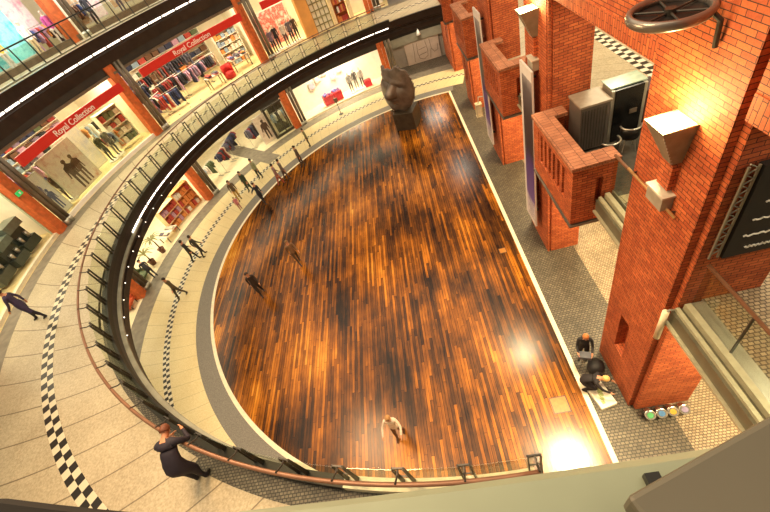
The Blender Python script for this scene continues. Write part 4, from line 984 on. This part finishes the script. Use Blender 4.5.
# ground floor, toys and plants
shelf(19.6, 156.2, .007, 1.7, 2.0, .5, 4, 'beside the ground floor pilaster', ['#d88a4a', '#b5453a', '#d88a4a', '#e9e2d6'], '#e4a060', 5)
shelf(19.6, 161.0, .007, 1.7, 1.8, .5, 4, 'in the ground toy shop', ['#b5453a', '#d88a4a', '#b5453a', '#b98fa8'], '#e9c490', 5)
table(19.6, 165.0, .007, 1.3, .8, .5, 'beside the potted palms', ['#e9e2d6', '#54505c', '#c9b8a4'], 2, 2, 2)
def palm(r, a, z, label, h=1.5):
    t = at_ring('potted_palm', label, 'plant', r, a, z, 'potted palms')
    MB().lathe([(.16, 0), (.22, .35), (.24, .36), (.2, .33)], 14).build('pot', plain('pot brown', '#6b3f2a', .6), t, smooth=True)
    MB().tube([(0, 0, .3), (.03, 0, h*.6), (0, .02, h*.75)], [.05, .04, .03], 8).build('trunk', plain('palm trunk', '#5a3d28', .8), t, smooth=True)
    m = MB()
    for k in range(11):
        a2 = 2*PI*k/11+rnd.uniform(-.2, .2); L = rnd.uniform(.55, .8); vs = []
        for j in range(6):
            u = j/5; rr_ = L*u; zz = h*.75+.45*math.sin(u*2.2)*L-.25*u*u
            wv = .07*math.sin(PI*min(1, u*.9+.1)); cx, cy = rr_*math.cos(a2), rr_*math.sin(a2)
            vs += [(cx-wv*math.sin(a2), cy+wv*math.cos(a2), zz-.01), (cx, cy, zz+.015), (cx+wv*math.sin(a2), cy-wv*math.cos(a2), zz-.01)]
        m.add(vs, [(3*j+i, 3*j+i+1, 3*j+i+4, 3*j+i+3) for j in range(5) for i in (0, 1)])
    m.build('fronds', plain('palm leaf', '#6f6a32', .5, 0, .3, 5), t)
palm(19.35, 169.4, .007, 'potted palm behind the person in black, nearer the toy shop')
palm(19.5, 172.6, .007, 'potted palm farther down beside the stooping person', 1.2)
for i, (a, c, n) in enumerate([(176.4, '#5f6b4a', 'green'), (178.4, '#4c5548', 'dark green'), (183.0, '#c2562e', 'orange')]):
    t = at_ring('lounge_chair', f'{n} lounge chair at the ground floor shop front under the gallery edge', 'chair', 19.5, a, .007, 'lounge chairs of the ground floor')
    MB().box(-.35, .35, -.35, .3, .25, .42).build('seat', pm(c), t, bevel=.04); MB().box(-.35, .35, .3, .45, .25, .95).build('backrest', pm(c), t, bevel=.04)
    for sx in (-1, 1): MB().box(sx*.4-.06, sx*.4+.06, -.33, .43, .2, .6).build('armrest', pm(c), t, bevel=.03)
    for sx in (-1, 1):
        for sy in (-1, 1): MB().cyl(.3*sx, .3*sy, 0, .25, .025, 6).build('leg', M_BLACK, t)

# ------------------------------------------------------------------ light
W = bpy.data.worlds.new('W'); bpy.context.scene.world = W; W.use_nodes = True
W.node_tree.nodes['Background'].inputs[0].default_value = lin('#fff0d6'); W.node_tree.nodes['Background'].inputs[1].default_value = .33
def area(loc, size, e, col='#ffe0a8', to=None, sy=None):
    l = bpy.data.lights.new('area', 'AREA'); l.energy = e; l.color = lin(col)[:3]; l.size = size
    if sy: l.shape = 'RECTANGLE'; l.size_y = sy
    o = bpy.data.objects.new('area_light', l); COL.objects.link(o); o.location = loc
    d = (Vector(to)-Vector(loc)) if to is not None else Vector((0, 0, -1))
    o.rotation_euler = d.to_track_quat('-Z', 'Y').to_euler(); return o
def point(loc, e, col='#ffd890', r=.12):
    l = bpy.data.lights.new('point', 'POINT'); l.energy = e; l.color = lin(col)[:3]; l.shadow_soft_size = r
    o = bpy.data.objects.new('point_light', l); COL.objects.link(o); o.location = loc; return o
for i, (x, y, z_) in enumerate(lamps_at): point((x-.05, y, z_-.05), 190, '#ffdc92', .16)
for a, e in ((107, 2600), (128, 400), (138, 350), (148, 420), (160, 700), (172, 650), (185, 450)): area(pol(20.6, a, 4.55), 2.6, e*.55, '#fff0cc')
for a, e in ((97, 600), (105, 550), (115, 600), (127, 560), (137, 600), (147, 560), (157, 760), (168, 760), (187, 500), (200, 400)): area(pol(21.0, a, 10.4), 3, e*.6, '#ffeec8')
for a, e in ((135, 500), (148, 550), (160, 700), (172, 700)): area(pol(19.2, a, 15.0), 3, e*.3, '#f4f4f0', to=pol(21, a, 12.5))
for a in (100, 115, 130, 145, 160, 175, 190, 205, 220, 235, 250, 265): area(pol(17.2, a, 10.3), 6.5, 75, '#fff0d0', sy=2.4).rotation_euler = (0, 0, rad(a-90))      # broad soft fill lights added under the upper slab, no fixtures
for a in (100, 115, 130, 145, 160, 175, 190, 205, 220, 235, 250): area(pol(16.4, a, 4.6), 5.5, 110, '#fff0c8', sy=2.2).rotation_euler = (0, 0, rad(a-90))
for y in (2.6, 9.0, 16, 23, 30): area((7.2, y, 5.1), 2.2, 330, '#ffe0a4'); area((6.1, y, 5.15), 1.4, 430, '#ffe4b0'); area((8.2, y, 11.1), 2.2, 330, '#fff0cc')
area((-6, 17, 26), 34, 7200, '#ffecc8')  # overhead fill added above the open hall
area((-6, 6, 20), 4, 2200, '#ffd09a', to=(4.2, 8, 4))  # this and the next: fill lights added to brighten the brick pillars
area((-8, 9, 12), 3, 900, '#ffd09a', to=(4.2, 6, 3))
for x, y, e in ((3.38, 6.0, 900), (2.96, 12.45, 420)):
    l = area((x, y, 10.9), .5, e*.32, '#ffe6b0', to=(x-2.6, y-2.2, 0)); l.data.shape = 'DISK'; l.data.spread = rad(48)
area(pol(18.5, 84.5, 4.3), 1.8, 160, '#fff0d6'); area((3.4, 33, 10), 2, 300, '#fff0d6')  # the first is fill light added to brighten the sliding gate

# ------------------------------------------------------------------ camera
cam = bpy.data.cameras.new('cam'); co = bpy.data.objects.new('camera', cam); COL.objects.link(co)
cam.sensor_width = 36; cam.sensor_fit = 'HORIZONTAL'; cam.lens = 381.81/770*36; cam.clip_start = .05; cam.clip_end = 300
co.matrix_world = Matrix.Translation((0, 0, 13.5)) @ (Matrix.Rotation(.233392, 4, 'Z') @ Matrix.Rotation(.807120, 4, 'X') @ Matrix.Rotation(-.420289, 4, 'Z'))
sc = bpy.context.scene; sc.camera = co
sc.view_settings.view_transform = 'Standard'; sc.view_settings.look = 'None'; sc.view_settings.gamma = 1; sc.view_settings.exposure = -0.15
